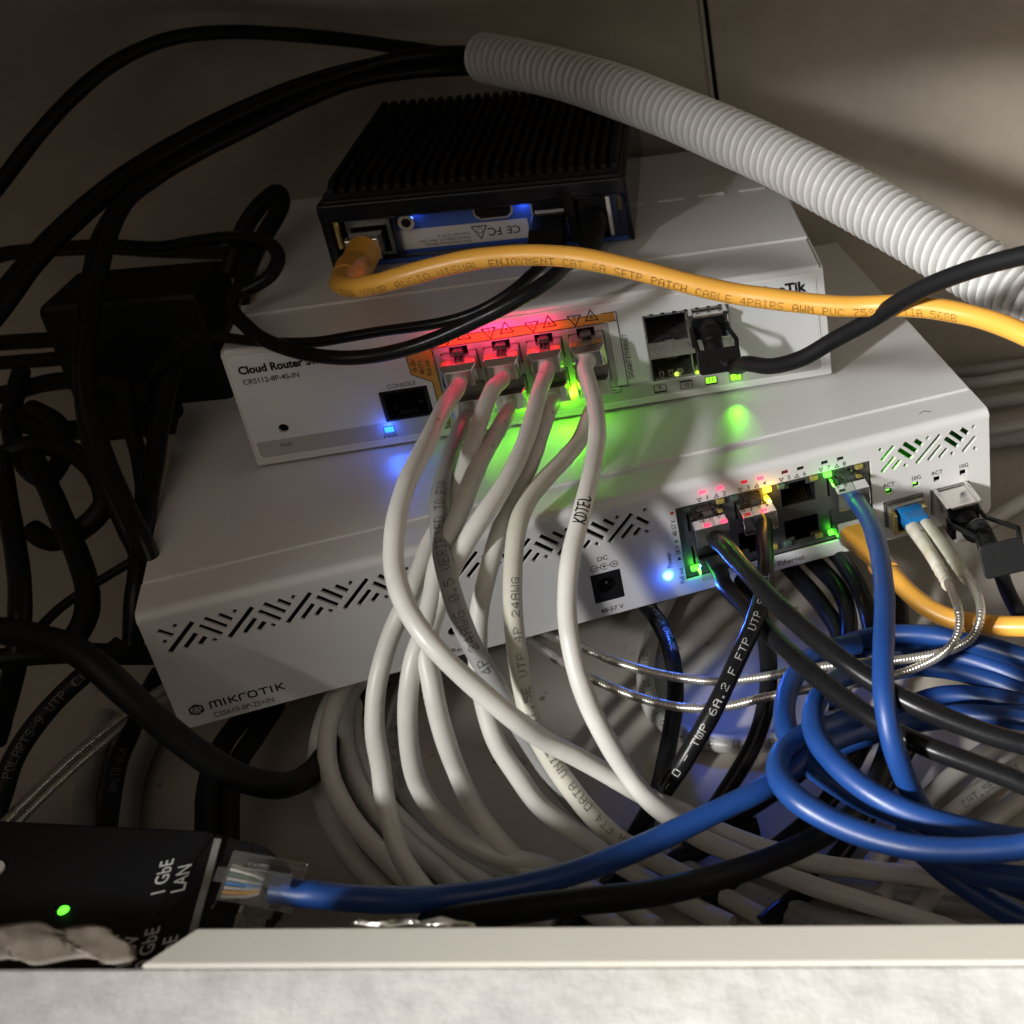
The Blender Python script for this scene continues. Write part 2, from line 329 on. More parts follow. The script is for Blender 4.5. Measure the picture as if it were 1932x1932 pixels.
def marker_text(mb, path, r, body, s0, h, rev=False, off=0.0, pen=.55, sx=.62):
    L = [0.0]
    for i in range(1, len(path)): L.append(L[-1] + (path[i] - path[i - 1]).length)
    if s0 < 0: s0 += L[-1]
    def at(s, v):
        s = max(0, min(L[-1] - 1e-3, s)); i = max(j for j in range(len(L)) if L[j] <= s); i = min(i, len(path) - 2)
        p = path[i].lerp(path[i + 1], (s - L[i]) / max(L[i + 1] - L[i], 1e-6)); T = (path[min(i + 3, len(path) - 1)] - path[max(i - 2, 0)]).normalized()
        if rev: T = -T
        N = CAM - p; N = (N - T * N.dot(T)).normalized(); B = N.cross(T); a = off + v / r
        return p + (N * math.cos(a) + B * math.sin(a)) * (r + .08)
    k = h / 6.0; x = 0
    for ch in body:
        for st in STR[ch]:
            for j in range(len(st) - 1):
                a, b = V(st[j]), V(st[j + 1]); d = (b - a); LL = d.length; d /= LL; n = V((-d.y, d.x)) * pen / k / 2; m_ = max(2, int(LL * 1.5))
                for q in range(m_):
                    c0 = a + d * (LL * q / m_ - .25); c1 = a + d * (LL * (q + 1) / m_ + .25); sg = -1 if rev else 1
                    mb.add([at(s0 + sg * (x + z.x * k * sx / .62 * .8), (z.y - 3) * k) for z in (c0 + n, c0 - n, c1 - n, c1 + n)], [(0, 1, 2, 3)], raw=True)
        x += 4.1 * k * sx / .62 * .8
# ---------------------------------------------------------------- setting: back wall, floor, ledge, unseen boards added to shade the light
def slab(name, x0, x1, y0, y1, z0, z1, mt, bevel=0, **k):
    o = MB().box(x0, x1, y0, y1, z0, z1).build(name, mt, None, bevel); tag(o, **k); return o
slab('floor', -700, 700, -118, 278, FLOOR - 8, FLOOR, 'floor', kind='structure')
slab('wall_left', -700, 132.6, 275, 283, FLOOR, 700, 'wall', .6, kind='structure')
slab('wall_edge_strip', 130.8, 132.6, 274.4, 283, FLOOR, 700, 'ledge', .4, kind='structure')
slab('wall_right', 134.6, 700, 273.5, 283, FLOOR, 700, 'wall', .6, kind='structure')
slab('wall_backing', -700, 700, 283.5, 287, FLOOR, 700, 'dark', kind='structure')
# unseen boards added overhead and at left, only to shade upper wall and left side
RY = 60.0; RZ = 89 + (275 - RY) / .775 * .43
slab('top_shade_board', -800, 800, RY, 274, RZ, RZ + 18, 'wall', kind='structure')
slab('left_shade_board', -1100, -342, -740, -722, -200, 1100, 'wall', kind='structure')
slab('cabinet_side_right', 520, 538, -100, 273, FLOOR, RZ, 'wall', kind='structure')
LZ = 52.0
p0, p1 = U(966, 1747, LZ), U(966, 1818, LZ)
LE0, LE1 = p0.y, p1.y
e0, e1 = U(372, 1752, LZ), U(270, 1812, LZ)
lm = MB(); lm.prism([(e0.x, LE0), (e1.x, LE1), (700, LE1), (700, LE0)], LZ - 14, LZ)
tag(lm.build('ledge', 'ledge', None, .5), kind='structure')
slab('ledge_front', -700, 700, -420, LE1 + .3, -200, LZ - .75, 'board', 1.2, kind='structure')
# small rub marks: a bent paint chip lying on the front board at the left
def crumple(name, poly, z0, mt, label, cat, seed, amp=4):
    rnd = random.Random(seed); mb = MB(); pts = [U(x, y, z0) for x, y in poly]; n = 26; mrow = 9
    a, b, c, d = pts; vs = []; 
    for j in range(mrow + 1):
        for i in range(n + 1):
            s, t = i / n, j / mrow; p = a.lerp(b, s).lerp(d.lerp(c, s), t)
            e = min(t, 1 - t, s * 2, (1 - s) * 2) * 2
            p = p + V((.8 * math.sin(9 * t + 11 * s), .8 * math.sin(13 * s + 3 * t), amp * e * (.55 + .35 * math.sin(7 * s + 4 * t + seed) + .25 * math.sin(23 * s - 9 * t) + .15 * math.sin(41 * s + 17 * t)) + rnd.uniform(-.12, .12))); vs.append(p)
    fs = [(j * (n + 1) + i, j * (n + 1) + i + 1, (j + 1) * (n + 1) + i + 1, (j + 1) * (n + 1) + i) for j in range(mrow) for i in range(n)]
    mb.add(vs, fs, raw=True, smooth=True); o = mb.build(name, mt); so = o.modifiers.new('t', 'SOLIDIFY'); so.thickness = .0006; tag(o, label, cat); return o
crumple('crumpled_tape', [(-30, 1815), (262, 1812), (205, 1752), (-30, 1738)], 50, 'torn', 'crumpled grey brown tape lying along the front board at the lower left', 'tape', 3, 1.1)
crumple('torn_foil', [(640, 1752), (905, 1752), (840, 1738), (690, 1742)], 50, 'foil', 'crumpled silvery foil scrap sticking up behind the ledge under the black cable', 'foil', 5, 2.5)
# ---------------------------------------------------------------- lower switch
def led_lamp(fr, u, v, w, power, color, aim=None, angle=100, r=.0012):
    l = bpy.data.lights.new('led_glow', 'SPOT' if aim else 'POINT'); l.energy = power; l.color = color; l.shadow_soft_size = r
    o = bpy.data.objects.new('led_glow', l); C.objects.link(o); o.location = fr((u, v, w)) * MM
    if aim:
        l.spot_size = math.radians(angle); l.spot_blend = 1.0
        o.rotation_euler = (fr(aim) - fr((u, v, w))).to_track_quat('-Z', 'Y').to_euler()
    return o
GREEN, RED, BLUE, YEL = (.19, 1.0, .01), (1.0, .02, .13), (.035, .13, 1.0), (1.0, .55, .03)
lower = empty('network_switch', FB((0, 0, 0)), 'larger white network switch underneath, with slanted vents and a bright blue power light', 'network switch', 'white network switches stacked in the cabinet')
def vents():
    H = []; sw = 1.45
    def long_(u): H.append(slot((u, 28.7), (u + 8.8, 37.5), sw))
    for k in range(9):
        u = 5.0 + k * 16.3
        if k in (0, 1, 2, 3, 4, 5, 6, 7): long_(u)
        if k == 8: long_(u)
        if k < 9:
            last = k == 8
            H.append(slot((u + 4.2, 28.9), (u + 8.6, 33.3), sw))
            H.append(slot((u + 8.2, 28.9), (u + 10.6, 31.3), sw))
            H.append(slot((u + 12.1, 28.9), (u + 12.9, 29.7), sw))
            if not last:
                H.append(slot((u + 10, 35.6), (u + 15, 30.6), sw)); H.append(slot((u + 12, 37.7), (u + 16.9, 32.8), sw))
                H.append(slot((u + 15.9, 37.8), (u + 18.9, 34.8), sw)); H.append(slot((u + 19.8, 37.9), (u + 20.6, 37.1), sw))
    H += [slot((4.4, 37.4), (7.7, 34.4), sw), slot((8.6, 38.0), (9.4, 37.2), sw), slot((4.6, 33.4), (5.4, 32.6), sw)]
    u = 135.4; H += [slot((u + 10, 35.6), (u + 13.6, 32), sw), slot((u + 12.6, 38.1), (u + 13.4, 37.3), sw)]
    # right hand group over the two cages
    s2 = 1.35
    H += [slot((230.6, 33.9), (235.6, 38.9), s2), slot((230.5, 29.3), (235.5, 34.3), s2), slot((234.6, 29.4), (237.6, 32.4), s2), slot((230.2, 38.2), (231.0, 39.0), s2), slot((239.0, 29.4), (239.8, 30.2), s2)]
    for u in (237.0, 254.5):
        H += [slot((u + .3, 36.9), (u + 5, 32.2), 1.7), slot((u + 2.3, 38.9), (u + 7, 34.2), 1.7), slot((u + 6.5, 39.0), (u + 9.2, 36.3), 1.7), slot((u + 10.9, 39.1), (u + 11.7, 38.3), s2)]
    H += [slot((243.6, 29.4), (253.0, 38.8), s2), slot((248.0, 29.4), (253.0, 34.4), s2), slot((252.3, 29.4), (255.3, 32.4), s2), slot((256.8, 29.4), (257.6, 30.2), s2), slot((261.3, 29.4), (266.4, 34.5), s2), slot((265.7, 29.2), (266.5, 30), s2)]
    return H
LEDX = [168.0, 173.8, 182.1, 187.7, 196.3, 201.8, 210.4, 216.1]
PX = [167.8, 184.1, 200.5, 217.0]
holes = vents() + [rect(u - 1.2, u + 1.2, 38.3, 39.7) for u in LEDX]
holes += [rect(158.2, 226.6, 5.7, 35.3), rect(127.3, 137.2, 5.8, 17.6), circ(82.5, 9.9, 1.75), circ(152.4, 9.8, 1.75)]
holes += [rect(230.4, 245.4, 5.9, 16.6), rect(248.3, 263.5, 5.9, 16.6)] + [rect(u - 1.25, u + 1.25, 19.7, 21.9) for u in (232.8, 243.0, 251.1, 261.2)]
mb = MB(FB); plate(mb, [rrect(0.2, 271.8, 0, 41.2, 3.2, corners=(1, 1, 0, 0))] + holes, -1.1, 0, .12)
mb.build('front_panel', 'case', lower)
R_ = 3.0; prof = [(-.02 - 0, 41.0)] + [(-R_ + R_ * math.cos(a), 41 + R_ * math.sin(a)) for a in [math.radians(12 * i) for i in range(1, 8)]] + [(-17.0, 43.9)]
inner = [(-17.0, 43.0), (-3, 43.0), (-1.1, 42.0), (-1.1, 41.0)]
mb = MB(FB); mb.prism(prof + inner, 0.1, 271.9, axis='u'); mb.build('lid_front', 'case', lower)
for p_ in C.objects['lid_front'].data.polygons: p_.use_smooth = False
mb = MB(FB); mb.box(.6, 271.4, 43.7, 44.7, -168, -16.6); mb.build('lid', 'case', lower, .25)
mb = MB(FB)
mb.box(0.1, 1.1, 0, 43, -168, -1.2); mb.box(270.9, 271.9, 0, 43, -168, -1.2); mb.box(.1, 271.9, 0, 1, -168, -1.2); mb.box(.1, 271.9, 0, 43, -168.9, -168)
mb.build('chassis', 'case_in', lower)
mb = MB(FB)
for a in ((1.2, 157.4, 1.2, 43.2), (227, 229.2, 1.2, 43.2), (264.8, 270.5, 1.2, 27.8), (157.5, 227, 36.0, 43), (157.5, 227, 1.2, 5.5), (229.2, 264.8, 17.4, 28.4), (229.2, 264.8, 1.2, 5.6)):
    mb.box(a[0], a[1], a[2], a[3], -60, -3.2)
mb.build('black_filler', 'dark', lower)  # black filler boxes: the darkness behind the vents is put into their colour
mb = MB(FB); mb.box(229.3, 270, 28.5, 28.9, -30, -2.2); mb.box(229.3, 270, 28.9, 43, -31, -30)
mb.box(233, 236, 28.9, 31, -9, -6); mb.box(246, 252, 28.9, 30.5, -14, -8); mb.build('circuit_board', 'pcb', lower)
led_lamp(FB, 234.5, 34.5, -5, .0035, GREEN)
for i, u in enumerate(LEDX):
    k = ['led_r', 'led_r', 'led_r2', 'led_r', 'led_r3', 'dark', 'dark', 'dark'][i]
    MB(FB).box(u - 1.1, u + 1.1, 38.35, 39.65, -2.6, -.5).build('status_light', k, lower)
for u, k in ((232.8, 'win_g2'), (243.0, 'win_g2'), (251.1, 'dark'), (261.2, 'dark')):
    w_ = -.55 if k != 'dark' else -2.5
    MB(FB).box(u - 1.2, u + (.3 if k != 'dark' else 1.2), 20.9 if k != 'dark' else 19.7, 21.85, -3, w_).build('status_light', k, lower)
    if k != 'dark': MB(FB).box(u - 1.2, u + 1.2, 19.7, 21.85, -3.1, -2.0).build('status_light', 'pcb', lower)
# power light
b = MB(FB).tube([(152.4, 9.8, -1.5), (152.4, 9.8, .4), (152.4, 9.8, .9), (152.4, 9.8, 1.15)], [1.65, 1.65, 1.35, .7], 20).build('power_light', 'led_b', lower)
MB(FB).tube([(152.2, 10.2, 1.0), (152.2, 10.2, 1.35)], [.9, .55], 16).build('lens', 'led_bc', b)
led_lamp(FB, 152.4, 9.6, 3.0, .0022, BLUE)
led_lamp(FB, 152.4, 9.6, 2.2, .080, BLUE, aim=(166, 2, 22), angle=150)
# port housing
hs = []
for c in PX:
    for up in (1, -1):
        y0 = 23.8 if up > 0 else 18.2
        hs.append([(c - 6.1, y0), (c + 6.1, y0), (c + 6.1, y0 + up * 7.6), (c + 3.0, y0 + up * 7.6), (c + 3.0, y0 + up * 9.4), (c - 3.0, y0 + up * 9.4), (c - 3.0, y0 + up * 7.6), (c - 6.1, y0 + up * 7.6)])
mb = MB(FB); plate(mb, [rect(158.4, 226.4, 5.8, 35.2)] + hs, -2.6, -1.6, .08); mb.build('port_housing', 'hous', lower)
mb = MB(FB)
for c in PX: mb.box(c - 8.0, c - 6.2, 6, 35, -16, -2.7); mb.box(c + 6.2, c + 8, 6, 35, -16, -2.7); mb.box(c - 6.2, c + 6.2, 18.4, 23.6, -16, -2.7)
mb.box(158.4, 226.4, 5.8, 35.2, -17, -16); mb.build('port_walls', 'plastic', lower)
def contacts(fr, c, v0, up, parent, w0=-3.5):
    mb = MB(fr)
    for k in range(8):
        u = c - 3.6 + k * 1.03; mb.tube([(u, v0 + up * .3, w0), (u, v0 + up * 1.0, w0 - 3), (u, v0 + up * 3.6, w0 - 8)], .2, 6)
    mb.build('contact_pins', 'contact', parent)
for i, c in enumerate(PX):
    if i == 2: contacts(FB, c, 23.9, 1, lower); 
    if i in (1, 2): contacts(FB, c, 18.0, -1, lower)
def port_led(u, v, k): MB(FB).box(u - 1.45, u + 1.45, v - .95, v + .95, -2.5, -.4).build('port_light', k, lower, .5, 3)
for (u, k) in ((162.0, 'led_g0'), (173.5, 'led_y0'), (178.4, 'led_g0'), (189.8, 'led_y'), (194.7, 'led_g0'), (206.4, 'led_y0'), (211.3, 'led_g'), (222.8, 'led_y0')): port_led(u, 33.3, k)
for (u, k) in ((161.8, 'led_g'), (173.5, 'led_y0'), (178.4, 'led_g0'), (189.8, 'led_y0'), (194.8, 'led_g0'), (206.2, 'led_y0'), (211.1, 'led_g'), (222.8, 'led_y0')): port_led(u, 9.2, k)
led_lamp(FB, 189.8, 33.3, 1.6, .0020, YEL); led_lamp(FB, 211.3, 33.3, 1.6, .0012, (.1, 1, .04)); led_lamp(FB, 211.1, 9.2, 1.6, .0006, (.1, 1, .04)); led_lamp(FB, 161.8, 9.2, 1.6, .0008, (.1, 1, .04))
for u in (168, 173.8, 187.7): led_lamp(FB, u, 39, 1.4, .00010, RED)
# barrel socket
mb = MB(FB); plate(mb, [rect(127.4, 137.1, 5.9, 17.5), circ(132.2, 12.2, 3.2)], -1.6, -.2, .1); js = mb.build('power_socket', 'plastic', lower)
mb = MB(FB); mb.box(127.4, 137.1, 5.9, 17.5, -12, -11); mb.build('socket_back', 'dark', js)
MB(FB).tube([(132.2, 12.2, -11), (132.2, 12.2, -2.2), (132.2, 12.2, -1.6)], [.85, .85, .4], 12).build('centre_pin', 'steel', js)
MB(FB).box(130.8, 133.6, 9.1, 9.4, -8, -2).build('spring_contact', 'steel', js)
# cages
def cage(u0, u1, v0, v1, fr, parent, name='module_cage'):
    mb = MB(fr); t = .35; w1 = .9
    for a in ((u0, u1, v1 - t, v1), (u0, u1, v0, v0 + t), (u0, u0 + t, v0, v1), (u1 - t, u1, v0, v1)): mb.box(a[0], a[1], a[2], a[3], -30, w1)
    mb.box(u0, u1, v0, v1, -31, -30, 1); return mb.build(name, ['hous2', 'dark'], parent)
cage(230.6, 245.2, 6.1, 16.4, FB, lower); cage(248.5, 263.3, 6.1, 16.4, FB, lower)
# printing
mb = MB(FB)
for i, u in enumerate(LEDX):
    outline(mb, arrow_poly(u - 1.6, 36.5, .72, i % 2 == 1), .24, .06); put_text(mb, str(i + 1), 2.35, u + 1.15, 36.6, bold=.02)
mb.build('port_numbers', 'ink', lower); mb = MB(FB)
put_text(mb, 'Power', 2.6, 153.6, 12.6, rot=90, align='LEFT', bold=.02, sx=.95); put_text(mb, 'PoE out', 2.2, 156.9, 5.0, rot=90, align='LEFT', bold=.02, sx=.95)
mb.quad([(156.1, 14.9, .06), (157.7, 14.9, .06), (156.9, 16.3, .06)]); put_text(mb, '28 V', 2.2, 156.9, 17.1, rot=90, align='LEFT', bold=.02, sx=.92); put_text(mb, '48-57 V', 2.2, 156.9, 24.8, rot=90, align='LEFT', bold=.02, sx=.92)
mb.build('power_lettering', 'ink', lower); mb = MB(FB)
put_text(mb, 'Gigabit Ethernet', 3.0, 190.6, 2.6, bold=.02, sx=.93); mb.build('port_lettering', 'ink', lower); mb = MB(FB)
put_text(mb, 'DC', 2.5, 132.3, 23.3, bold=.02); put_text(mb, '48-57 V', 2.5, 132.3, 2.4, bold=.02, sx=.95); 
for u in (129.1, 135.6): mb.ring(u, 20.1, 1.0, 1.25, .06)
mb.box(128.5, 129.7, 20.0, 20.22, .0, .06); mb.box(135.0, 136.2, 20.0, 20.22, 0, .06); mb.box(135.49, 135.71, 19.5, 20.7, 0, .061); mb.box(130.3, 131.1, 20, 20.2, 0, .06); mb.box(132.3, 134.4, 20, 20.2, 0, .06); mb.disc(132.3, 20.1, .42, 0, .06)
aa = [math.radians(a) for a in range(50, 311, 13)]
outline(mb, [(132.3 + 1.15 * math.cos(a), 20.1 + 1.15 * math.sin(a)) for a in aa], .24, .06, cyc=False)
mb.build('socket_lettering', 'ink', lower); mb = MB(FB)
for u, s in ((232.8, 'ACT'), (243.1, '10G'), (251.1, 'ACT'), (261.4, '10G')): put_text(mb, s, 2.35, u, 23.5, bold=.02, sx=.95)
mb.build('cage_lettering', 'ink', lower); mb = MB(FB); put_text(mb, 'Reset', 2.7, 80.3, 2.5, align='LEFT', bold=.01, sx=.95); mb.build('reset_lettering', 'ink', lower); mb = MB(FB)
put_text(mb, 'CSS610-8P-2S+IN', 2.75, 9.6, 2.35, align='LEFT', bold=.015, sx=.86)
def strokes(mb, paths, u, v, k, t):
    for p in paths: outline(mb, [(u + a * k, v + b * k) for a, b in p], t, .06, cyc=False)
lm_ = {'m': [[(0, 0), (0, 1.6), (.3, 2), (1, 2), (1.3, 1.7), (1.3, 0)], [(1.3, 1.7), (1.6, 2), (2.3, 2), (2.6, 1.6), (2.6, 0)]], 'i': [[(0, 0), (0, 2)]], 'k': [[(0, 0), (0, 2)], [(1.6, 2), (.5, 1), (0, 1)], [(.5, 1), (1.7, 0)]], 'r': [[(0, 0), (0, 1.5), (.4, 2), (1.5, 2)]],
       'o': [[(.4, 0), (0, .5), (0, 1.5), (.4, 2), (1.6, 2), (2, 1.5), (2, .5), (1.6, 0), (.4, 0)]], 't': [[(0, 2), (2, 2)], [(1, 2), (1, 0)]]}
x = 9.9
for ch, wd in (('m', 4.3), ('i', 1.5), ('k', 3.1), ('r', 2.7), ('o', 3.5), ('t', 3.5), ('i', 1.6), ('k', 3)):
    strokes(mb, lm_[ch], x, 5.4, 1.12, .52); x += wd * .93
mb.prism([(3.9 + 0, 5.0), (5.9, 3.9), (7.9, 5.0), (7.9, 7.2), (5.9, 8.3), (3.9, 7.2)], 0, .05)
mb.build('maker_lettering', 'ink', lower)
mb = MB(FB)
for p_ in ([(4.6, 5.6), (4.6, 7.0), (5.2, 6.7), (5.9, 7.2), (6.6, 6.7), (7.2, 7.0), (7.2, 5.6)], [(5.9, 6.4), (5.9, 4.7)], [(5.9, 6.4), (5.2, 5.9), (5.2, 5.0)], [(5.9, 6.4), (6.6, 5.9), (6.6, 5.0)]): outline(mb, p_, .3, .08, cyc=False)
mb.build('emblem_lines', 'case', lower)
mb = MB(FB); mb.disc(156.9, 34.0, .62, 0, .06); mb.build('red_dot', 'red_ink', lower)
mb = MB(FB); mb.disc(156.9, 22.6, .62, 0, .06); mb.build('green_dot', 'green_ink', lower)
mb = MB(FB); mb.tube([(248.5, 43.97, -8), (250.5, 44.0, -9.4), (253, 43.97, -8)], .12, 6, raw=False); mb.build('hair_mark', 'ink', lower)
mb = MB(FB); rnd = random.Random(4)
for k in range(26):
    u, w = rnd.uniform(10, 262), -rnd.uniform(18, 60); L, a = rnd.uniform(.4, 3.5), rnd.uniform(0, 3.1); t = .05
    du, dw = math.cos(a) * L, math.sin(a) * L
    mb.add([(u, 44.72, w), (u + du, 44.72, w + dw), (u + du - t * math.sin(a), 44.72, w + dw + t * math.cos(a)), (u - t * math.sin(a), 44.72, w + t * math.cos(a))], [(0, 1, 2, 3)])
mb.build('fine_scratches', 'ink_soft', lower)
# ---------------------------------------------------------------- upper switch
upper = empty('network_switch', FT((0, 0, 0)), 'smaller white network switch on top, with red lit port triangles and a gold band', 'network switch', 'white network switches stacked in the cabinet')
TX = [72.6, 86.6, 100.9, 115.1]
hs = []
for c in TX:
    for up in (1, -1):
        y0 = 23.6 if up > 0 else 19.6
        hs.append([(c - 6.0, y0), (c + 6.0, y0), (c + 6.0, y0 + up * 8.2), (c + 3.0, y0 + up * 8.2), (c + 3.0, y0 + up * 10.0), (c - 3.0, y0 + up * 10.0), (c - 3.0, y0 + up * 8.2), (c - 6.0, y0 + up * 8.2)])
face_holes = [rect(64.6, 123.0, 9.0, 34.2), rect(44.0, 59.8, 9.2, 20.9), circ(11.6, 13.0, 1.65), rect(135.0, 164.9, 8.7, 34.7)]
mb = MB(FT); plate(mb, [rrect(0, 200, 0, 43.2, .8)] + face_holes, -1.1, 0, .15); mb.build('front_panel', 'case', upper)
mb = MB(FT); plate(mb, [rrect(1.3, 197, 2.3, 41.7, 2.2)] + face_holes, .0, .35, .1); mb.build('sticker_border', 'sticker_edge', upper)
mb = MB(FT); plate(mb, [rrect(1.9, 196.4, 9.2, 41.1, 1.8, corners=(0, 0, 1, 1))] + [rect(64.2, 123.4, 8, 34.5), rect(43.7, 60.1, 9.3, 21.1), circ(11.6, 13.0, 1.9), rect(134.7, 165.2, 8, 35)], .2, .45, .05); mb.build('front_sticker', 'sticker', upper)
mb = MB(FT); plate(mb, [rrect(1.9, 196.4, 2.9, 9.1, 1.8, corners=(1, 1, 0, 0)), rect(64.2, 123.4, 8.5, 9.05), rect(134.7, 165.2, 8.4, 9.05)], .2, .44, .05); mb.build('sticker_band', 'sticker_band', upper)
R_ = 1.4; prof = [(0, 43.0)] + [(-R_ + R_ * math.cos(a), 43 - .3 + R_ * math.sin(a)) for a in [math.radians(15 * i) for i in range(1, 7)]] + [(-26.5, 44.1), (-26.5, 43.2), (-1.2, 43.0)]
mb = MB(FT); mb.prism(prof, 1.2, 198.6, axis='u'); mb.build('lid_front', 'case', upper)
mb = MB(FT); mb.box(.6, 199.3, 43.8, 44.9, -142, -26.1); mb.build('lid', 'case', upper, .25)
mb = MB(FT)
for k in range(7):
    u = 60 + k * 16.5 + 22; mb.box(u, u + 11, 44.9, 45.9, -84, -81.5)
mb.build('lid_ribs', 'case', upper, .5)
mb = MB(FT); mb.box(0, 1.1, 0, 43.5, -142, -1.2); mb.box(198.9, 200, 0, 43.5, -142, -1.2); mb.box(0, 200, 0, 1, -142, -1.2); mb.box(0, 200, 0, 44, -143, -142); mb.build('chassis', 'case_in', upper)
mb = MB(FT)
for a in ((1.2, 43.6, 1.2, 43), (60.2, 64.3, 1.2, 43), (123.3, 134.6, 1.2, 43), (165.2, 198.6, 1.2, 43), (64.3, 123.3, 34.6, 43), (64.3, 123.3, 1.2, 8.6)): mb.box(a[0], a[1], a[2], a[3], -60, -3)
mb.build('black_filler', 'dark', upper)  # filler coloured black in place of the shade inside the case
mb = MB(FT); plate(mb, [rect(64.7, 122.9, 9.1, 34.1)] + hs, -1.0, .3, .1); mb.build('port_housing', 'sticker_band', upper)
mb = MB(FT)
for c in TX: mb.box(c - 7.1, c - 6.05, 9.1, 34.1, -16, -1.1); mb.box(c + 6.05, c + 7.1, 9.1, 34.1, -16, -1.1); mb.box(c - 6.05, c + 6.05, 19.8, 23.4, -16, -1.1)
mb.box(64.7, 122.9, 9.1, 34.1, -17, -16); mb.build('port_walls', 'dark', upper)
mb = MB(FT); 
for a in ((44.2, 59.6, 9.4, 10.2), (44.2, 59.6, 20.1, 20.7), (44.2, 45.3, 9.4, 20.7), (58.5, 59.6, 9.4, 20.7)): mb.box(a[0], a[1], a[2], a[3], -12, .7)
mb.box(44.2, 59.6, 9.4, 20.7, -13, -12); mb.box(46.5, 48.2, 11.5, 13, -12, -3); mb.box(55.3, 57, 12.8, 14, -12, -3); mb.box(48.8, 55, 10.4, 12, -12, -1)
mb.build('console_port', 'plastic', upper)
mb = MB(FT)   # twin cages, two rows
for u in (135.1, 149.75, 164.5): mb.box(u, u + .45, 8.8, 34.6, -30, .9)
for v in (8.8, 34.2): mb.box(135.1, 164.95, v, v + .4, -30, .9)
mb.box(135.1, 164.9, 17.6, 24.0, -30, .75); mb.box(135.2, 164.8, 8.8, 34.5, -31, -30, 1)
for u in (141, 155.6): mb.box(u - .2, u + 4.4, 24.0, 24.9, .2, .8, 1); mb.box(u + .2, u + 4.0, 24.3, 24.7, -.5, 1.4); mb.box(u - .3, u + 4.0, 16.9, 17.6, .2, .85, 1); mb.box(u + .1, u + 3.7, 16.8, 17.3, -3, .3)
for k in range(7): mb.box(137.4 + k * 4, 138.6 + k * 4, 34.6, 35.1, -1, .8, 1)
mb.build('module_cage', ['hous2', 'dark'], upper)
mb = MB(FT)
for k in range(3): outline(mb, rect(137.9 + k * 3.3, 139.2 + k * 3.3, 9.6, 11.8), .35, -1.2 + 1.0)
outline(mb, rect(151.2, 152.2, 10.0, 12.0), .35, -.2); mb.build('spring_fingers', 'hous2', upper)
led_lamp(FT, 151.6, 10.5, -2, .0006, (.45, 1, .03)); led_lamp(FT, 144, 9.6, -3, .0003, (.6, .9, .1))
# gold band around the ports
mb = MB(FT); W_ = .5
def qd(p, z=W_): mb.prism(p, W_ - .03, z)
qd([(62.0, 34.4), (125.6, 34.6), (125.6, 38.0), (62.0, 38.0)], .52); qd([(55.6, 38.0), (62.0, 38.0), (62.0, 22), (55.9, 25.9)], .52); qd([(62.0, 34.4), (64.1, 34.4), (64.1, 3.6), (62.0, 9)], .525)
mb.build('gold_band', 'gold', upper)
mb = MB(FT); z = .58
outline(mb, [(55.6, 38.0), (55.9, 25.9), (62.0, 22), (62.0, 9), (64.4, 3.4)], .3, z, cyc=False); outline(mb, [(64.3, 34.5), (64.3, 5)], .3, z, cyc=False); outline(mb, [(64.4, 34.4), (121.5, 34.5)], .25, z, cyc=False)
outline(mb, [(121.5, 38.1), (126.4, 38.1), (126.4, 34.9)], .3, z, cyc=False); outline(mb, [(123.8, 34.8), (126.4, 34.8), (126.4, 8.8), (123.3, 8.8)], .3, z, cyc=False)
for i in range(4):
    a_, b_ = TX[i] - 2.9, TX[i] + 2.8
    for k, u in ((0, a_), (1, b_)):
        outline(mb, [(u - 2.2, 38.9 - .1), (u + 2.2, 38.9 - .1), (u, 34.9)] if k == 0 else [(u - 2.1, 36.2), (u + 2.1, 36.2), (u, 40.2)], .36, z + .02)
        put_text(mb, str(2 * i + k + 1), 2.1, u, 37.6 if k == 0 else 37.4, z + .03, bold=.02)
    outline(mb, [(a_ + 1.5, 37.9), (b_ - 1.5, 37.9)], .28, z, cyc=False)
    if i < 3: outline(mb, [(b_ + 1.3, 37.9), (TX[i + 1] - 2.9 - 1.8, 37.9)], .28, z, cyc=False)
mb.build('port_numbers', 'ink', upper); mb = MB(FT)
put_text(mb, 'GIGABIT ETHERNET', 2.5, 128.0, 11.3, z, rot=90, align='LEFT', sx=.80, bold=.01); mb.build('side_lettering', 'ink', upper); mb = MB(FT); put_text(mb, 'CONSOLE', 2.2, 51.9, 22.6, z, sx=.95); mb.build('console_lettering', 'ink', upper); mb = MB(FT)
for k, s in enumerate(('18-28V', '48-57V', 'PoE out')): put_text(mb, s, 2.15, 57.4 + k * 2.2, 26.3 - k * .9, z, rot=90, align='LEFT', bold=.02, sx=.85)
mb.build('power_lettering', 'ink', upper); mb = MB(FT)
put_text(mb, 'Cloud Router Switch', 4.0, 3.8, 36.4, z, align='LEFT', bold=.16, sx=.88); put_text(mb, 'CRS112-8P-4S-IN', 2.75, 4.1, 32.1, z, align='LEFT', bold=.03, sx=.88)
mb.build('model_lettering', 'ink', upper); mb = MB(FT); put_text(mb, 'RESET', 1.5, 11.1, 6.8, z); mb.build('reset_lettering', 'ink', upper); mb = MB(FT); put_text(mb, 'PWR', 2.1, 44.2, 3.75, z)
put_text(mb, 'USR', 2.0, 62.2, 3.6, z)
outline(mb, rect(60.2, 64.2, 5.0, 7.3), .25, z); outline(mb, rect(42.6, 46.0, 5.1, 7.5), .25, z + .02)
outline(mb, rect(119.0, 123.6, 6.7, 8.9), .25, z); mb.quad([(120.6, 7.4, z), (122, 7.4, z), (121.3, 8.2, z)])
mb.build('status_lettering', 'ink', upper); mb = MB(FT)
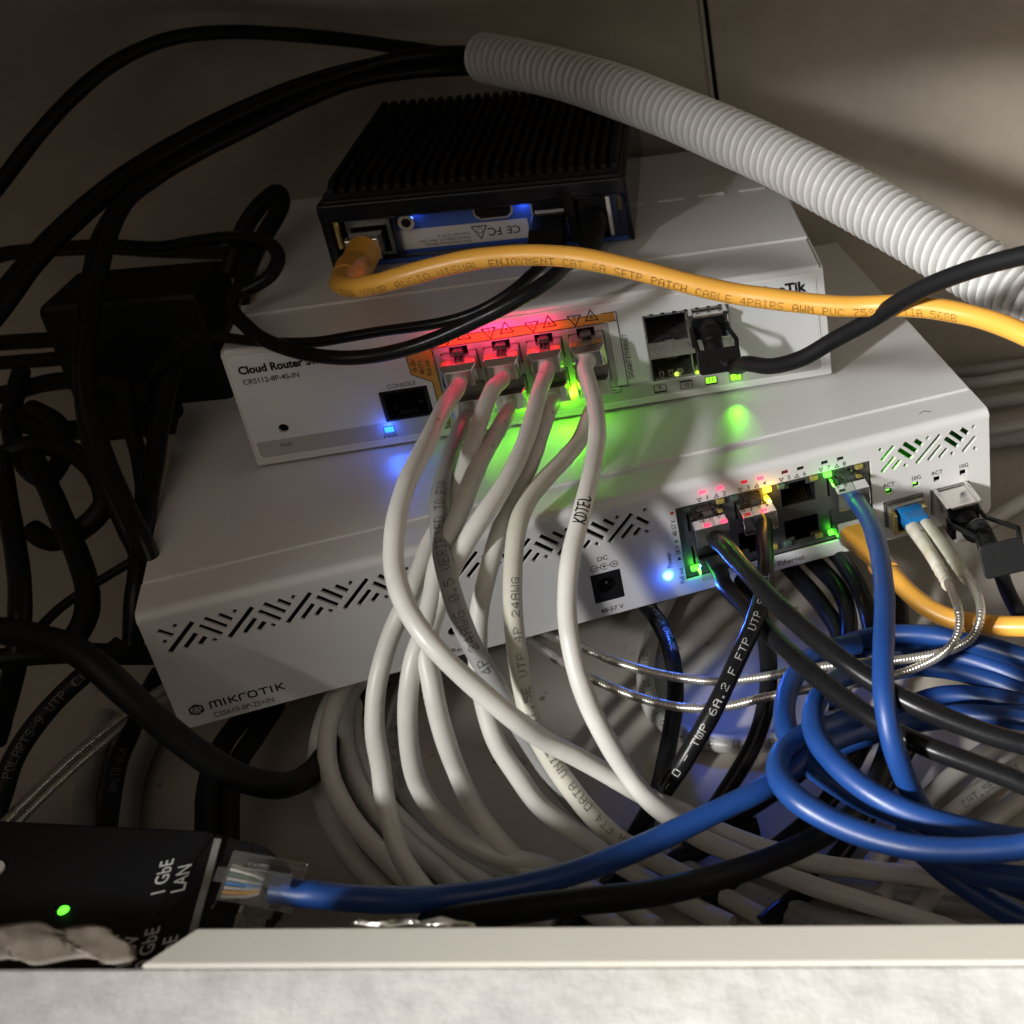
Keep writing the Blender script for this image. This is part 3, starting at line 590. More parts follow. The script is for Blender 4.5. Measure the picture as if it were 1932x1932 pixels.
for u, s in ((137.2, '9'), (146.6, '10'), (155.6, '11'), (164.6, '12')):
    outline(mb, rect(u - 2.1, u + 2.1, 4.0, 7.1), .28, z + .03); k = s in ('9', '11'); mb.box(u - 2.1, u + 2.1, 3.9 if k else 6.6, 4.5 if k else 7.2, z, z + .05); put_text(mb, s, 2.1, u, 5.6 + (.2 if k else -.3), z + .04, bold=.02)
mb.build('cage_numbers', 'ink', upper)
mb = MB(FT); put_text(mb, 'MikroTik', 5.6, 192.8, 37.0, .55, align='RIGHT', bold=.22, sx=.95); mb.build('printed_logo', 'ink', upper)
for u in (155.6, 164.6): MB(FT).box(u - 1.9, u + 1.9, 4.1, 7.0, .3, .56).build('status_window', 'win_g', upper)
MB(FT).box(42.7, 45.9, 5.2, 7.4, .3, .55).build('status_window', 'win_b', upper)
for i in range(1, 4):
    MB(FT).box(TX[i] - 5.6 + 1, TX[i] + 6.8, 6.6, 8.4, .3, .56).build('status_window', 'win_g2' if i < 3 else 'sticker', upper)
# glow that leaves the lit windows
for i in range(3):
    for du in (-2.9, 2.8):
        led_lamp(FT, TX[i] + du, 37.3, 4.0, .0023 * (.75 if i == 0 else .45 if (i == 2 and du > 0) else 1), RED)
for i, pw in ((0, .6), (1, 1.1), (2, 1.3)):
    led_lamp(FT, TX[i] + 3, 7.6, 2.0, .0018 * pw, GREEN); led_lamp(FT, TX[i] + 3, 7.6, 2.4, .0072 * pw, GREEN, aim=(TX[i] + 2, -6, 17), angle=88)
led_lamp(FT, 107.5, 10, 2.2, .004, GREEN)
led_lamp(FT, 163.5, 5.4, 1.2, .020, GREEN, aim=(161.5, -1.5, 22.5), angle=46, r=.0008); led_lamp(FT, 164.6, 5.0, 2.6, .0004, GREEN)
led_lamp(FT, 44.3, 7.4, 2.4, .0016, BLUE); led_lamp(FT, 44.3, 6.4, 1.5, .012, BLUE, aim=(50, -2, 16), angle=80)
# ---------------------------------------------------------------- small hub with black cooling fins
hub = empty('smart_home_hub', FH((0, 0, 0)), 'small clear box with black cooling fins sitting on the upper white switch', 'computer')
mb = MB(FH); plate(mb, [rrect(3, 109, 2.4, 19, 2.5), rrect(5, 26, 3.5, 19 - .3, .8), rrect(27.5, 88, 3.2, 18.7, .6), rrect(90.5, 103.5, 3.2, 18.7, .6)], -3.0, 0, .4); mb.build('clear_front', 'smoke', hub)
mb = MB(FH)
def skin(u0, u1, w0, w1, v0, v1): mb.box(u0, u1, v0, v1, w0, w1)
skin(1.5, 3, -110, -1, 0, 25); skin(109, 110.5, -110, -1, 0, 25); skin(1.5, 110.5, -111.5, -110, 0, 25)
mb.build('clear_side', 'smoke', hub, .4)
mb = MB(FH); mb.prism(rrect(1.8, 110.2, 19.2, 25.2, 1.2), -110, .6); mb.build('clear_rim', 'smoke', hub, .5)
mb = MB(FH); mb.box(3.2, 108.8, 19.6, 26.5, -109, -1.0); mb.build('dark_band', 'plastic', hub, .8)
mb = MB(FH); mb.box(4.5, 107.5, 26.4, 28.2, -108.5, -2.5)
for k in range(27):
    u = 6 + k * 3.85; mb.prism([(-2.8, 27.6), (-4.0, 29.6), (-7.5, 31.8), (-107, 31.8), (-108.2, 28)], u, u + 1.9, axis='u')
mb.build('cooling_fins', 'sink', hub)
mb = MB(FH); mb.box(4, 108, .4, 2.2, -108, -1.5); mb.box(25.4, 89.4, 2.2, 19.4, -7, -4.6); mb.box(104.2, 105.4, 2.2, 19, -60, -1.6); mb.build('inner_panel', 'blue_in', hub)
mb = MB(FH); mb.box(5, 25, 2.2, 19, -30, -29); mb.box(90, 104, 2.2, 19, -30, -29); mb.box(90, 104, 2.4, 19, -29, -6); mb.build('board_parts', 'dark', hub)
mb = MB(FH); plate(mb, [rect(9.5, 25, 4, 18.4), rect(11, 23.5, 5.2, 15.5)], -14, -1.2, .2); mb.build('network_socket', 'hous', hub)
mb = MB(FH); mb.tube([(30.6, 15.4, -5), (30.6, 15.4, -1.2)], 2.9, 20); js = mb.build('audio_socket', 'steel', hub); MB(FH).disc(30.6, 15.4, 1.7, -1.3, -1.1).build('hole', 'dark', js)
mb = MB(FH); pol = [(54.2, 18.8), (68.4, 18.8), (68.4, 15.2), (66.4, 13.2), (56.2, 13.2), (54.2, 15.2)]; mb.prism(pol[::-1], -4.8, -2.4); js = mb.build('video_socket', 'hous2', hub)
mb = MB(FH); mb.prism([(54.9, 18.2), (67.7, 18.2), (67.7, 15.5), (66, 13.9), (56.6, 13.9), (54.9, 15.5)][::-1], -2.5, -2.3); mb.build('hole', 'dark', js)
MB(FH).box(57, 65.8, 15.8, 16.6, -2.4, -1.9).build('tongue', 'plastic', js)
mb = MB(FH); mb.box(38, 48.2, 19.0, 19.5, -4.7, -4.4); mb.build('card_slot', 'dark', hub)
mb = MB(FH); mb.box(74.6, 87.6, 10.2, 18.9, -6, -3.4); js = mb.build('usb_socket', 'hous2', hub); MB(FH).box(75.2, 87, 10.8, 18.4, -3.5, -3.2).build('hole', 'dark', js); MB(FH).box(76, 86.4, 13.6, 14.5, -3.4, -2.2).build('tongue', 'printw', js)
mb = MB(FH); mb.box(87.6, 90.6, 2, 22, -2.5, .8); mb.build('front_pillar', 'plastic', hub); mb = MB(FH); mb.box(92, 102, 4, 18.5, -6, -1.5); mb.build('power_socket', 'plastic', hub)
mb = MB(FH); mb.box(102.2, 103.9, 2.4, 18.8, -4, -.4); mb.build('shield_plate', 'paper', hub)
for u in (6.0, 106.6): MB(FH).tube([(u, 8 if u < 50 else 12.4, -2.6), (u, 18.4, -2.6)], 1.6, 12).build('brass_post', 'contact', hub)
mb = MB(FH); mb.box(26.0, 72.5, 4.0, 11.6, -4.5, -4.3); lab = mb.build('rating_label', 'paper', hub)
mb = MB(FH)   # rating text printed upside down
put_text(mb, 'CE', 4.2, 67.0, 7.9, -4.25, rot=180, bold=.03); put_text(mb, 'FC', 4.4, 60.2, 7.9, -4.25, rot=180, bold=.05)
outline(mb, [(52.2, 10.3), (57.6, 10.3), (54.9, 5.4)], .4, -4.25); mb.ring(54.9, 8.7, .9, 1.15, -4.25)
for k, s in enumerate(('Home Assistant Green by Nabu Casa', 'Model: NC-GREEN-1175   Made in China', 'Power supply: 12V DC 1A')): put_text(mb, s, 1.5, 51.2, 5.0 + k * 1.5, -4.25, rot=180, align='LEFT', sx=.72)
mb.build('label_print', 'ink', lab)
led_lamp(FH, 72, 18.2, -3.6, .0005, (.15, .30, 1)); led_lamp(FH, 34, 17.5, -3, .0002, (.15, .30, 1)); led_lamp(FH, 106.8, 10, -50, .0006, (.12, .22, 1)); led_lamp(FH, 72, 16.8, -2.5, .0003, (.2, .4, 1))
# ---------------------------------------------------------------- plugs
def plug_clear(fr, root, jr, jmat, w0=-11.5):
    """clear modular plug; origin = port centre, w out"""
    mb = MB(fr); mb.prism([(w0, -3.6), (7.5, -3.9), (9.6, -3.4), (9.6, 3.6), (4.5, 3.9), (max(-4.5, w0 + .1), 3.5), (w0, 3.2)], -5.75, 5.75, axis='u')
    shell = mb.build('plug_shell', 'clear', root, .35)
    mb = MB(fr); mb.prism([(max(-11, w0), 3.2), (max(-10.2, w0 + .5), 3.4), (-2, 5.2), (6.8, 6.6), (6.9, 5.8), (-2, 4.2), (-9, 2.6)], -1.7, 1.7, axis='u'); mb.prism([(-2, 4.9), (1.2, 5.6), (1.2, 4.9), (-2, 4.2)], -3.0, 3.0, axis='u')
    mb.build('plug_latch', 'clear', shell, .2)
    cols = ['white', 'yellow', 'grey_lt', 'bluep', 'grey_lt', 'led_g0', 'white', 'torn']
    for k in range(0, 8):
        u = -3.6 + 1.03 * k; MB(fr).tube([(u, -.4, w0 + 1), (u, -.2, -4 if w0 < -8 else w0 + 2), (u * .8, .2, -1), (u * .5, .4, 1.5)], .42, 8).build('wire', cols[k], root)
    mb = MB(fr)
    for k in range(8): mb.box(-3.75 + 1.03 * k, -3.45 + 1.03 * k, -3.7, -2.0, -10.8, -8)
    if w0 < -8: mb.build('contacts', 'contact', root)
def plug_metal(fr, root):
    mb = MB(fr); mb.prism([(-11.5, -3.9), (10.4, -3.9), (10.4, 4.0), (-11.5, 4.0)], -5.8, 5.8, axis='u'); sh = mb.build('plug_shield', 'steel', root, .5)
    mb = MB(fr); q0 = [(-5.8, -3.9), (5.8, -3.9), (5.8, 4.0), (-5.8, 4.0)]; q1 = [(-4.6, -3.4), (4.6, -3.4), (4.2, 2.4), (-4.2, 2.4)]
    mb.add([(a, b, 10.3) for a, b in q0] + [(a, b, 12.6) for a, b in q1], [(0, 1, 5, 4), (1, 2, 6, 5), (2, 3, 7, 6), (3, 0, 4, 7), (4, 5, 6, 7)]); mb.build('strain_relief', 'steel', sh, .2)
    mb = MB(fr); mb.prism([(-11, 4.3), (-2, 5.2), (4.8, 6.2), (4.9, 5.3), (-2, 4.4)], -1.6, 1.6, axis='u'); mb.prism([(3.6, 6.15), (4.9, 6.3), (4.9, 4.9), (3.6, 4.9)], -1.9, 1.9, axis='u'); mb.build('plug_latch', 'clear', sh, .2)
    mb = MB(fr); mb.box(-2.6, 2.6, 4.02, 4.12, 3.0, 3.3); mb.box(-.25, .0, 4.02, 4.1, 3, 10); mb.box(1.8, 2.05, 4.02, 4.1, 3, 9); mb.build('shield_seam', 'hous', sh)
def port(fr, c, row): return fr.sub((c, 27.7 if row else 15.4, 0), not row)
# ---------------------------------------------------------------- cables
def cable(label, mt, r, pts, text=None, group=None, plug=None, name='network_cable', cat='cable', floor=True, rad_noise=.0, jname='jacket'):
    P = [pt(q) for q in pts]
    if floor:
        for p in P:
            if p.z < FLOOR + r + .3:       # lie on the board: slide back up the sight line
                k = (CAM.z - (FLOOR + r + .3)) / (CAM.z - p.z); p.xyz = CAM + (p - CAM) * k
    path = smooth_path(P); root = empty(name, P[0], label, cat, group)
    rnd = random.Random(len(label) * 7 + int(P[0].x)); ph = rnd.uniform(0, 9)
    for i, p in enumerate(path):            # tiny hand-bent waviness
        s = i * .09 + ph; p += V((math.sin(s), math.cos(1.3 * s), math.sin(.7 * s + 1))) * (.3 if 4 < i < len(path) - 4 else 0)
    rs = [r * (1 + .018 * math.sin(i * .23 + ph) + .012 * math.sin(i * .61 + 2 * ph)) for i in range(len(path))]
    MB().tube(path, rs, 18).build(jname, mt, root)
    if text:
        for t in (text if isinstance(text, list) else [text]):
            t = dict(t); mk = t.pop('marker', False); tm = t.pop('mat', 'ctext'); mb = MB()
            (marker_text if mk else cable_text)(mb, path, r, **t)
            mb.build('handwritten_lettering' if mk else 'printed_lettering', tm, root)
    if plug: plug(root, path)
    return root, path
GW = 'white cables from the upper switch'
def pm(row, i):
    def f(root, path): plug_metal(port(FT, TX[i], row), root)
    return f
def tp(i, row): c = TX[i]; v = 27.0 if row else 15.0; return [('t', c, v, 6), ('t', c, v, 11), ('t', c - .2, v - .4, 15)]
r5 = 2.65
cable('white cable from the leftmost top port, bulging left and sweeping down across the others', 'white', r5, tp(0, 1) + [(836, 772, 398), (802, 840, 372), (765, 915, 354), (746, 990, 345), (744, 1070, 340), (765, 1140, 336), (800, 1195, 333), (845, 1245, 333), (905, 1300, 336), (970, 1355, 340), (1030, 1398, 347), (1090, 1430, 352), (1160, 1470, 358), (1220, 1503, 362), (1291, 1534, 362), (1375, 1574, 362), (1459, 1604, 362), (1542, 1630, 362), (1626, 1643, 362), (1730, 1655, 358), (1830, 1672, 355), (1960, 1690, 352)], group=GW, plug=pm(1, 0))
cable('dark grey cable with dotted black print running down among the white cables', 'grey', r5, tp(0, 0) + [(868, 812, 408), (850, 855, 393), (834, 910, 379), (827, 970, 366), (832, 1040, 357), (848, 1105, 351), (866, 1160, 348), (890, 1215, 347), (920, 1265, 348), (955, 1318, 351), (990, 1380, 356), (1030, 1445, 362), (1068, 1500, 367), (1115, 1545, 371), (1180, 1580, 373), (1260, 1620, 375), (1340, 1660, 373), (1430, 1700, 370), (1540, 1750, 362)],
      text=[dict(body='4P 24AWG 0.5 VERIFIED TO EIA', at_px=(835, 1082), idx=13, rev=True, h=3.0, gap=.84)], group=GW, plug=pm(0, 0))
cable('kinked white cable from the second top port, drooping leftmost below the lower switch', 'white', r5, tp(1, 1) + [(928, 735, 414), (903, 798, 399), (888, 845, 388), (872, 905, 382), (848, 965, 376), (814, 1025, 370), (796, 1075, 366), (775, 1125, 362), (745, 1185, 360), (722, 1250, 357), (709, 1310, 356), (706, 1380, 356), (715, 1440, 357), (722, 1500, 357), (735, 1560, 355), (752, 1610, 353), (780, 1655, 352), (830, 1712, 350), (890, 1770, 345)], group=GW, plug=pm(1, 1))
cable('white cable from the second lower port, crossing behind the dark grey one', 'white', r5, tp(1, 0) + [(946, 800, 408), (925, 834, 397), (906, 868, 386), (888, 908, 375), (868, 962, 366), (845, 1015, 360), (826, 1065, 358), (815, 1130, 355), (800, 1195, 352), (782, 1250, 350), (773, 1310, 350), (772, 1370, 352), (777, 1425, 355), (790, 1478, 358), (819, 1529, 360), (863, 1572, 362), (920, 1606, 362), (975, 1622, 362), (1030, 1636, 364), (1090, 1668, 366), (1160, 1700, 364), (1240, 1750, 360)], group=GW, plug=pm(0, 1))
cable('white cable from the third top port, dropping down behind the dark grey one', 'white', r5, tp(2, 1) + [(1017, 738, 416), (1002, 800, 398), (980, 862, 382), (948, 922, 370), (910, 975, 362), (880, 1022, 359), (855, 1065, 358), (835, 1115, 357), (812, 1180, 354), (803, 1230, 351), (812, 1280, 350), (822, 1335, 350), (840, 1400, 352), (865, 1465, 356), (898, 1530, 360), (940, 1585, 362), (985, 1630, 363), (1040, 1672, 362), (1110, 1712, 358), (1180, 1760, 352)], group=GW, plug=pm(1, 2))
cable('white cable from the third lower port, half hidden behind its neighbour, blue edged', 'white', r5, tp(2, 0) + [(1033, 785, 410), (1020, 825, 400), (1005, 868, 390), (978, 925, 380), (950, 980, 372), (932, 1030, 367), (914, 1095, 362), (902, 1150, 360), (899, 1210, 358), (903, 1270, 357), (918, 1340, 357), (942, 1405, 357), (978, 1460, 358), (1021, 1520, 360), (1070, 1562, 362), (1122, 1600, 365), (1175, 1638, 367), (1235, 1672, 366), (1300, 1708, 362), (1380, 1745, 356)], group=GW, plug=pm(0, 2))
cable('white cable from the rightmost top port with handwritten black marker letters', 'white', r5, tp(3, 1)[:2] + [(1103, 694, 436), (1112, 730, 424), (1124, 775, 411), (1127, 820, 398), (1119, 880, 384), (1106, 935, 373), (1092, 990, 365), (1079, 1040, 359), (1071, 1095, 355), (1069, 1150, 352), (1075, 1210, 349), (1090, 1275, 348), (1112, 1335, 348), (1142, 1395, 349), (1179, 1455, 351), (1220, 1507, 353), (1271, 1549, 354), (1330, 1585, 355), (1400, 1615, 355), (1465, 1644, 357), (1542, 1673, 356), (1626, 1700, 354), (1730, 1733, 350), (1830, 1768, 346)],
      text=[dict(body='KDTEL', s0=98, rev=True, h=3.6, marker=True, mat='marker')], group=GW, plug=pm(1, 3))
cable('yellowed white cable with dotted print from the rightmost lower port of the upper switch', 'white_old', r5, tp(3, 0) + [(1112, 792, 418), (1098, 828, 408), (1070, 862, 396), (1030, 902, 384), (994, 945, 374), (974, 995, 366), (966, 1055, 361), (964, 1115, 357), (967, 1175, 354), (976, 1240, 352), (988, 1305, 351), (1008, 1372, 351), (1038, 1427, 352), (1072, 1477, 353), (1112, 1530, 354), (1155, 1575, 357), (1210, 1612, 362), (1280, 1650, 366), (1360, 1690, 364), (1460, 1740, 360)],
      text=[dict(body='CSA FT4 DATA UNITE CAT.5E UTP 4P 24AWG', s0=198, rev=True, h=2.3, gap=1.1, off=-.25)], group=GW, plug=pm(0, 3))
GC = 'white cable loops lying on the cabinet floor'
cable('outermost white loop coming out from beneath the lower switch at the left', 'white', 2.8, [(700, 1230, -10), (655, 1275, -12), (622, 1330, -14), (603, 1395, -16), (600, 1450, -18), (610, 1510, -20), (635, 1570, -20), (672, 1628, -20), (722, 1680, -20), (800, 1740, -20)], group=GC)
cable('white loop second from the left below the lower switch', 'white', 2.8, [(700, 1240, -4), (650, 1290, -6), (626, 1345, -8), (616, 1400, -10), (620, 1455, -12), (640, 1510, -13), (670, 1558, -14), (710, 1602, -15), (755, 1645, -16), (800, 1690, -17), (860, 1745, -18)], group=GC)
cable('shadowed white loop third from the left below the lower switch', 'white', 2.8, [(720, 1250, -14), (670, 1300, -16), (652, 1350, -18), (653, 1405, -20), (670, 1462, -22), (700, 1515, -22), (742, 1565, -22), (790, 1612, -22), (850, 1665, -22), (930, 1740, -22)], group=GC)
cable('innermost white loop below the lower switch, partly behind the kinked cable', 'white', 2.8, [(740, 1240, -18), (686, 1290, -20), (668, 1345, -22), (672, 1395, -24), (692, 1452, -26), (725, 1508, -26), (765, 1556, -26), (815, 1604, -26), (870, 1643, -26), (950, 1690, -26), (1050, 1745, -26)], group=GC)
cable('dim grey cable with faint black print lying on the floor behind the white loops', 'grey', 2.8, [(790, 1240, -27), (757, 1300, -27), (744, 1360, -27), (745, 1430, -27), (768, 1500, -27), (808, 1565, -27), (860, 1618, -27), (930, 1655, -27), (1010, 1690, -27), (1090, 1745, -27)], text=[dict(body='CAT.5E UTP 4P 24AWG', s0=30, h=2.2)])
cable('pale grey cable with black print curling on the floor beneath the blue lit cables', 'grey_lt', 3.0, [(1270, 1110, -26), (1240, 1170, -26), (1222, 1235, -27), (1220, 1295, -27), (1238, 1345, -27), (1280, 1380, -27), (1340, 1398, -27), (1410, 1403, -27), (1470, 1395, -27), (1530, 1375, -27), (1600, 1340, -27)],
      text=[dict(body='#. PM  SOLID 4P A CAT.5E UTP', at_px=(1464, 1396), idx=0, h=2.6, gap=1.15, rev=True)])
for k, (a, lab) in enumerate((([(1640, 1640, -24), (1700, 1560, -24), (1760, 1495, -24), (1830, 1440, -24), (1900, 1398, -24), (1980, 1350, -24)], 'pale grey cable in the floor bundle at the right, farthest back of the three'), ([(1660, 1700, -24), (1730, 1610, -24), (1800, 1535, -24), (1870, 1482, -24), (1960, 1420, -24)], 'pale grey cable in the floor bundle at the right, the middle one of three'), ([(1720, 1740, -24), (1790, 1640, -24), (1860, 1562, -24), (1950, 1490, -24)], 'pale grey cable in the floor bundle at the right, nearest of the three'))):
    cable(lab, 'grey_lt', 3.0, a, group='pale grey cables in the right floor bundle', text=[dict(body='CAT.5E 4P 1 BAJ', s0=40, h=2.4)] if k == 1 else None)
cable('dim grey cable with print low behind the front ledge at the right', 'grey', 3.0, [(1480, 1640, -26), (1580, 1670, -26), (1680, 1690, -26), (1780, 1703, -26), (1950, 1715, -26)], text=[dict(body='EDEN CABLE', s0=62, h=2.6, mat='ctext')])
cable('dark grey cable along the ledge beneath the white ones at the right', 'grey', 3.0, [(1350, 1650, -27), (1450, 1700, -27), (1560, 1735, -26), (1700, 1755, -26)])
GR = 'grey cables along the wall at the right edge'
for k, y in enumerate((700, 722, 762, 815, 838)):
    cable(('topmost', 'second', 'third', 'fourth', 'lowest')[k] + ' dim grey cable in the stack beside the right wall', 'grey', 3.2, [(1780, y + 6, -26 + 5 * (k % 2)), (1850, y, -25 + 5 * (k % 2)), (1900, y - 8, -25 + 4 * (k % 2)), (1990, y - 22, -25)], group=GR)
cable('pale grey cable crossing behind the right end of the lower switch', 'grey_lt', 3.2, [(1800, 1010, -25), (1870, 980, -24), (1930, 945, -24), (2000, 900, -24)])
# black cables at the right
BK = 'black network cables hanging from the lower switch'
def bp(i, row, d=6): v = 28.0 if row else 14.2; return [('b', PX[i], v, 3), ('b', PX[i] + .3, v - .3, d + 5)]
def pc(i, row):
    def f(root, path): plug_clear(port(FB, PX[i], row).sub((0, .3 if row else .6, .4)), root, 2.6, 'black')
    return f
cable('glossy black cable from the top left clear plug, crossing to the right over the loops', 'black', 2.75, bp(0, 1) + [(1368, 1030, 402), (1398, 1064, 388), (1430, 1100, 376), (1462, 1136, 367), (1500, 1172, 359), (1545, 1212, 352), (1595, 1252, 346), (1650, 1290, 342), (1710, 1325, 338), (1790, 1360, 335), (1870, 1388, 333), (1960, 1412, 331)], group=BK, plug=pc(0, 1))
cable('blue lit black cable from the lower left clear plug, running right beneath its twin', 'black', 2.75, bp(0, 0) + [(1370, 1106, 412), (1402, 1138, 400), (1432, 1172, 390), (1466, 1208, 380), (1500, 1240, 372), (1540, 1276, 364), (1585, 1312, 358), (1635, 1348, 352), (1690, 1384, 347), (1755, 1414, 343), (1840, 1446, 340), (1960, 1490, 337)], group=BK, plug=pc(0, 0))
cable('black cable with white dotted print from the amber lit plug, falling down to the left', 'black', 2.75, bp(1, 1) + [(1440, 1020, 418), (1444, 1062, 404), (1441, 1105, 393), (1430, 1155, 383), (1413, 1200, 376), (1392, 1246, 371), (1371, 1292, 367), (1346, 1342, 364), (1317, 1392, 363), (1287, 1440, 363), (1258, 1482, 365), (1230, 1520, 368), (1205, 1560, 372), (1175, 1620, 376), (1140, 1680, 372)],
      text=[dict(body='2 - D - TWP 6A.2 F FTP UTP STREEL', at_px=(1312, 1402), idx=8, rev=True, h=2.3, gap=1.12, mat='wtext')], group=BK, plug=pc(1, 1))
cable('black cable glowing blue that comes out from under the lower switch beside the power light', 'black', 2.75, [(1180, 1085, -12), (1215, 1135, -8), (1244, 1175, -5), (1264, 1222, -4), (1274, 1275, -6), (1273, 1330, -10), (1264, 1384, -15), (1254, 1434, -18), (1240, 1490, -22), (1215, 1560, -25)], text=[dict(body='VERIFIED UTP-PATCH CAT.5E', s0=12, h=2.2, mat='wtext', off=.5)], group=BK)
cable('black cable curving down behind the printed one with a bright blue left edge', 'black', 2.75, [(1400, 1090, 418), (1428, 1150, 410), (1445, 1210, 404), (1451, 1275, 398), (1445, 1335, 393), (1425, 1400, 390), (1395, 1455, 388), (1362, 1505, 385), (1325, 1560, 382), (1290, 1620, 378)], group=BK)
GU = 'black cables coming out from beneath the lower switch'
cable('leftmost of the black cables emerging under the switch by the word Ethernet', 'black', 3.1, [(1460, 1040, -14), (1510, 1092, -12), (1550, 1140, -12), (1580, 1190, -14), (1590, 1260, -18), (1580, 1340, -24)], group=GU)
cable('middle black cable with a green sheen emerging under the switch by the word Ethernet', 'black', 3.1, [(1500, 1030, -8), (1548, 1075, -6), (1584, 1115, -6), (1600, 1160, -8), (1600, 1220, -14), (1590, 1300, -22)], group=GU)
cable('rightmost black cable with a green sheen emerging under the switch by the yellow boot', 'black', 3.1, [(1545, 1010, -4), (1590, 1060, -2), (1622, 1110, -2), (1640, 1160, -4), (1650, 1220, -10), (1655, 1300, -20)], group=GU)
cable('dark cable standing in shadow behind the blue cable and the yellow boot', 'black_m', 3.2, [(1610, 1000, -10), (1660, 1060, -10), (1692, 1120, -12), (1700, 1180, -16), (1700, 1260, -24)], group=GU)
cable('thick black cable in front, running above the ledge and under the blue loops', 'black_m', 3.2, [(800, 1748, 20), (850, 1736, 22), (930, 1722, 25), (1020, 1708, 27), (1110, 1697, 28), (1200, 1688, 26), (1290, 1673, 22), (1380, 1650, 16), (1460, 1622, 10), (1530, 1590, 4), (1590, 1552, -2), (1640, 1500, -8), (1665, 1440, -12), (1690, 1360, -16)], name='black_cable')
GF = 'black cables lying low behind the blue loops'
for k, a in enumerate(([(1290, 1590, -24), (1400, 1530, -20), (1500, 1460, -16), (1560, 1400, -14), (1600, 1330, -14)], [(1330, 1700, -26), (1440, 1620, -24), (1540, 1540, -22), (1600, 1460, -20), (1640, 1380, -18)], [(1440, 1745, -26), (1540, 1660, -26), (1620, 1560, -24), (1670, 1480, -22), (1720, 1400, -20)], [(1180, 1690, -26), (1260, 1630, -25), (1340, 1590, -24), (1430, 1560, -24)], [(1060, 1760, -26), (1130, 1690, -26), (1200, 1640, -26)])):
    cable(('black cable under the blue loops, nearest the printed floor cable', 'black cable under the blue loops, second from the left', 'black cable under the blue loops, farthest right', 'short stretch of black cable crossing under the white strands', 'black cable end peeking out between white strands by the ledge')[k], 'black', 3.0, a, group=GF)
# blue cables
def pcb_(root, path): plug_clear(port(FB, PX[3], 1).sub((0, .3, .4)), root, 3, 'blue')
cable('blue cable from the green lit clear plug, hanging straight down in front', 'blue', 3.0, bp(3, 1) + [(1618, 952, 432), (1640, 985, 413), (1657, 1030, 395), (1667, 1080, 378), (1670, 1130, 364), (1668, 1180, 353), (1665, 1235, 344), (1664, 1290, 338), (1670, 1345, 334), (1680, 1395, 333), (1697, 1445, 335), (1718, 1490, 340), (1742, 1530, 348), (1780, 1580, 354), (1850, 1640, 352), (1960, 1690, 345)], plug=pcb_, group='blue cables')
inj = None
cable('blue cable lying across the front from the black power injector', 'blue', 3.1, [(516, 1679, 300), (556, 1684, 300), (600, 1692, 300), (670, 1699, 302), (740, 1701, 304), (836, 1696, 309), (937, 1681, 311), (1038, 1658, 314), (1122, 1631, 318), (1208, 1597, 323), (1291, 1559, 328), (1375, 1519, 334), (1440, 1487, 340), (1500, 1445, 350), (1560, 1405, 362), (1630, 1378, 375), (1720, 1365, 385), (1830, 1355, 385), (1960, 1350, 380)], group='blue cables')
GL = 'blue cable loops coiled at the right'
cable('lowest and nearest blue loop, a big curve with a bright highlight', 'blue', 3.15, [(1620, 1350, 372), (1560, 1368, 366), (1510, 1390, 356), (1472, 1425, 346), (1470, 1470, 336), (1500, 1508, 330), (1560, 1546, 326), (1630, 1575, 322), (1720, 1597, 318), (1810, 1603, 316), (1880, 1600, 315), (1970, 1592, 314)], group=GL)
cable('middle blue loop curling tightly beside the black cables', 'blue', 3.15, [(1700, 1250, 392), (1610, 1270, 382), (1560, 1300, 370), (1535, 1345, 358), (1543, 1395, 349), (1577, 1440, 342), (1630, 1485, 336), (1700, 1525, 332), (1780, 1553, 330), (1870, 1575, 330), (1970, 1590, 332)], group=GL)
cable('leftmost blue loop rising from the coil toward the steel cables', 'blue', 3.15, [(1620, 1215, 402), (1550, 1230, 396), (1505, 1270, 386), (1483, 1325, 374), (1488, 1385, 362), (1520, 1432, 354), (1575, 1475, 348), (1640, 1512, 344), (1720, 1548, 342), (1800, 1600, 336), (1860, 1640, 332), (1970, 1680, 326)], group=GL)
cable('topmost blue arc behind the steel cables, reaching the right edge', 'blue', 3.15, [(1540, 1262, 414), (1575, 1228, 414), (1625, 1208, 412), (1700, 1199, 408), (1780, 1203, 402), (1860, 1218, 396), (1980, 1255, 388)], group=GL)
cable('second blue arc from the top behind the steel cables', 'blue', 3.15, [(1600, 1250, 416), (1680, 1228, 412), (1760, 1232, 406), (1840, 1250, 400), (1980, 1300, 392)], group=GL)
cable('third blue arc from the top, dipping toward the right edge', 'blue', 3.15, [(1640, 1275, 414), (1720, 1258, 408), (1790, 1262, 402), (1860, 1280, 396), (1980, 1325, 388)], group=GL)
cable('fourth blue arc, just above the gap where the pale cables show', 'blue', 3.15, [(1690, 1350, 405), (1745, 1322, 400), (1810, 1312, 394), (1870, 1318, 390), (1980, 1340, 385)], group=GL)
cable('short blue arc nearest the glossy black cable on its far side', 'blue', 3.15, [(1560, 1420, 388), (1620, 1392, 388), (1700, 1368, 386), (1790, 1350, 384), (1880, 1352, 380), (1980, 1365, 376)], group=GL)
cable('blue cable leaving the coil at the lower right corner, upper one of two', 'blue', 3.15, [(1690, 1570, 338), (1760, 1612, 334), (1830, 1642, 330), (1900, 1655, 326), (1990, 1665, 322)], group=GL)
cable('blue cable leaving the coil at the lower right corner, reaching down to the ledge', 'blue', 3.15, [(1720, 1590, 344), (1780, 1640, 340), (1840, 1682, 336), (1900, 1718, 332), (1980, 1755, 328)], group=GL)
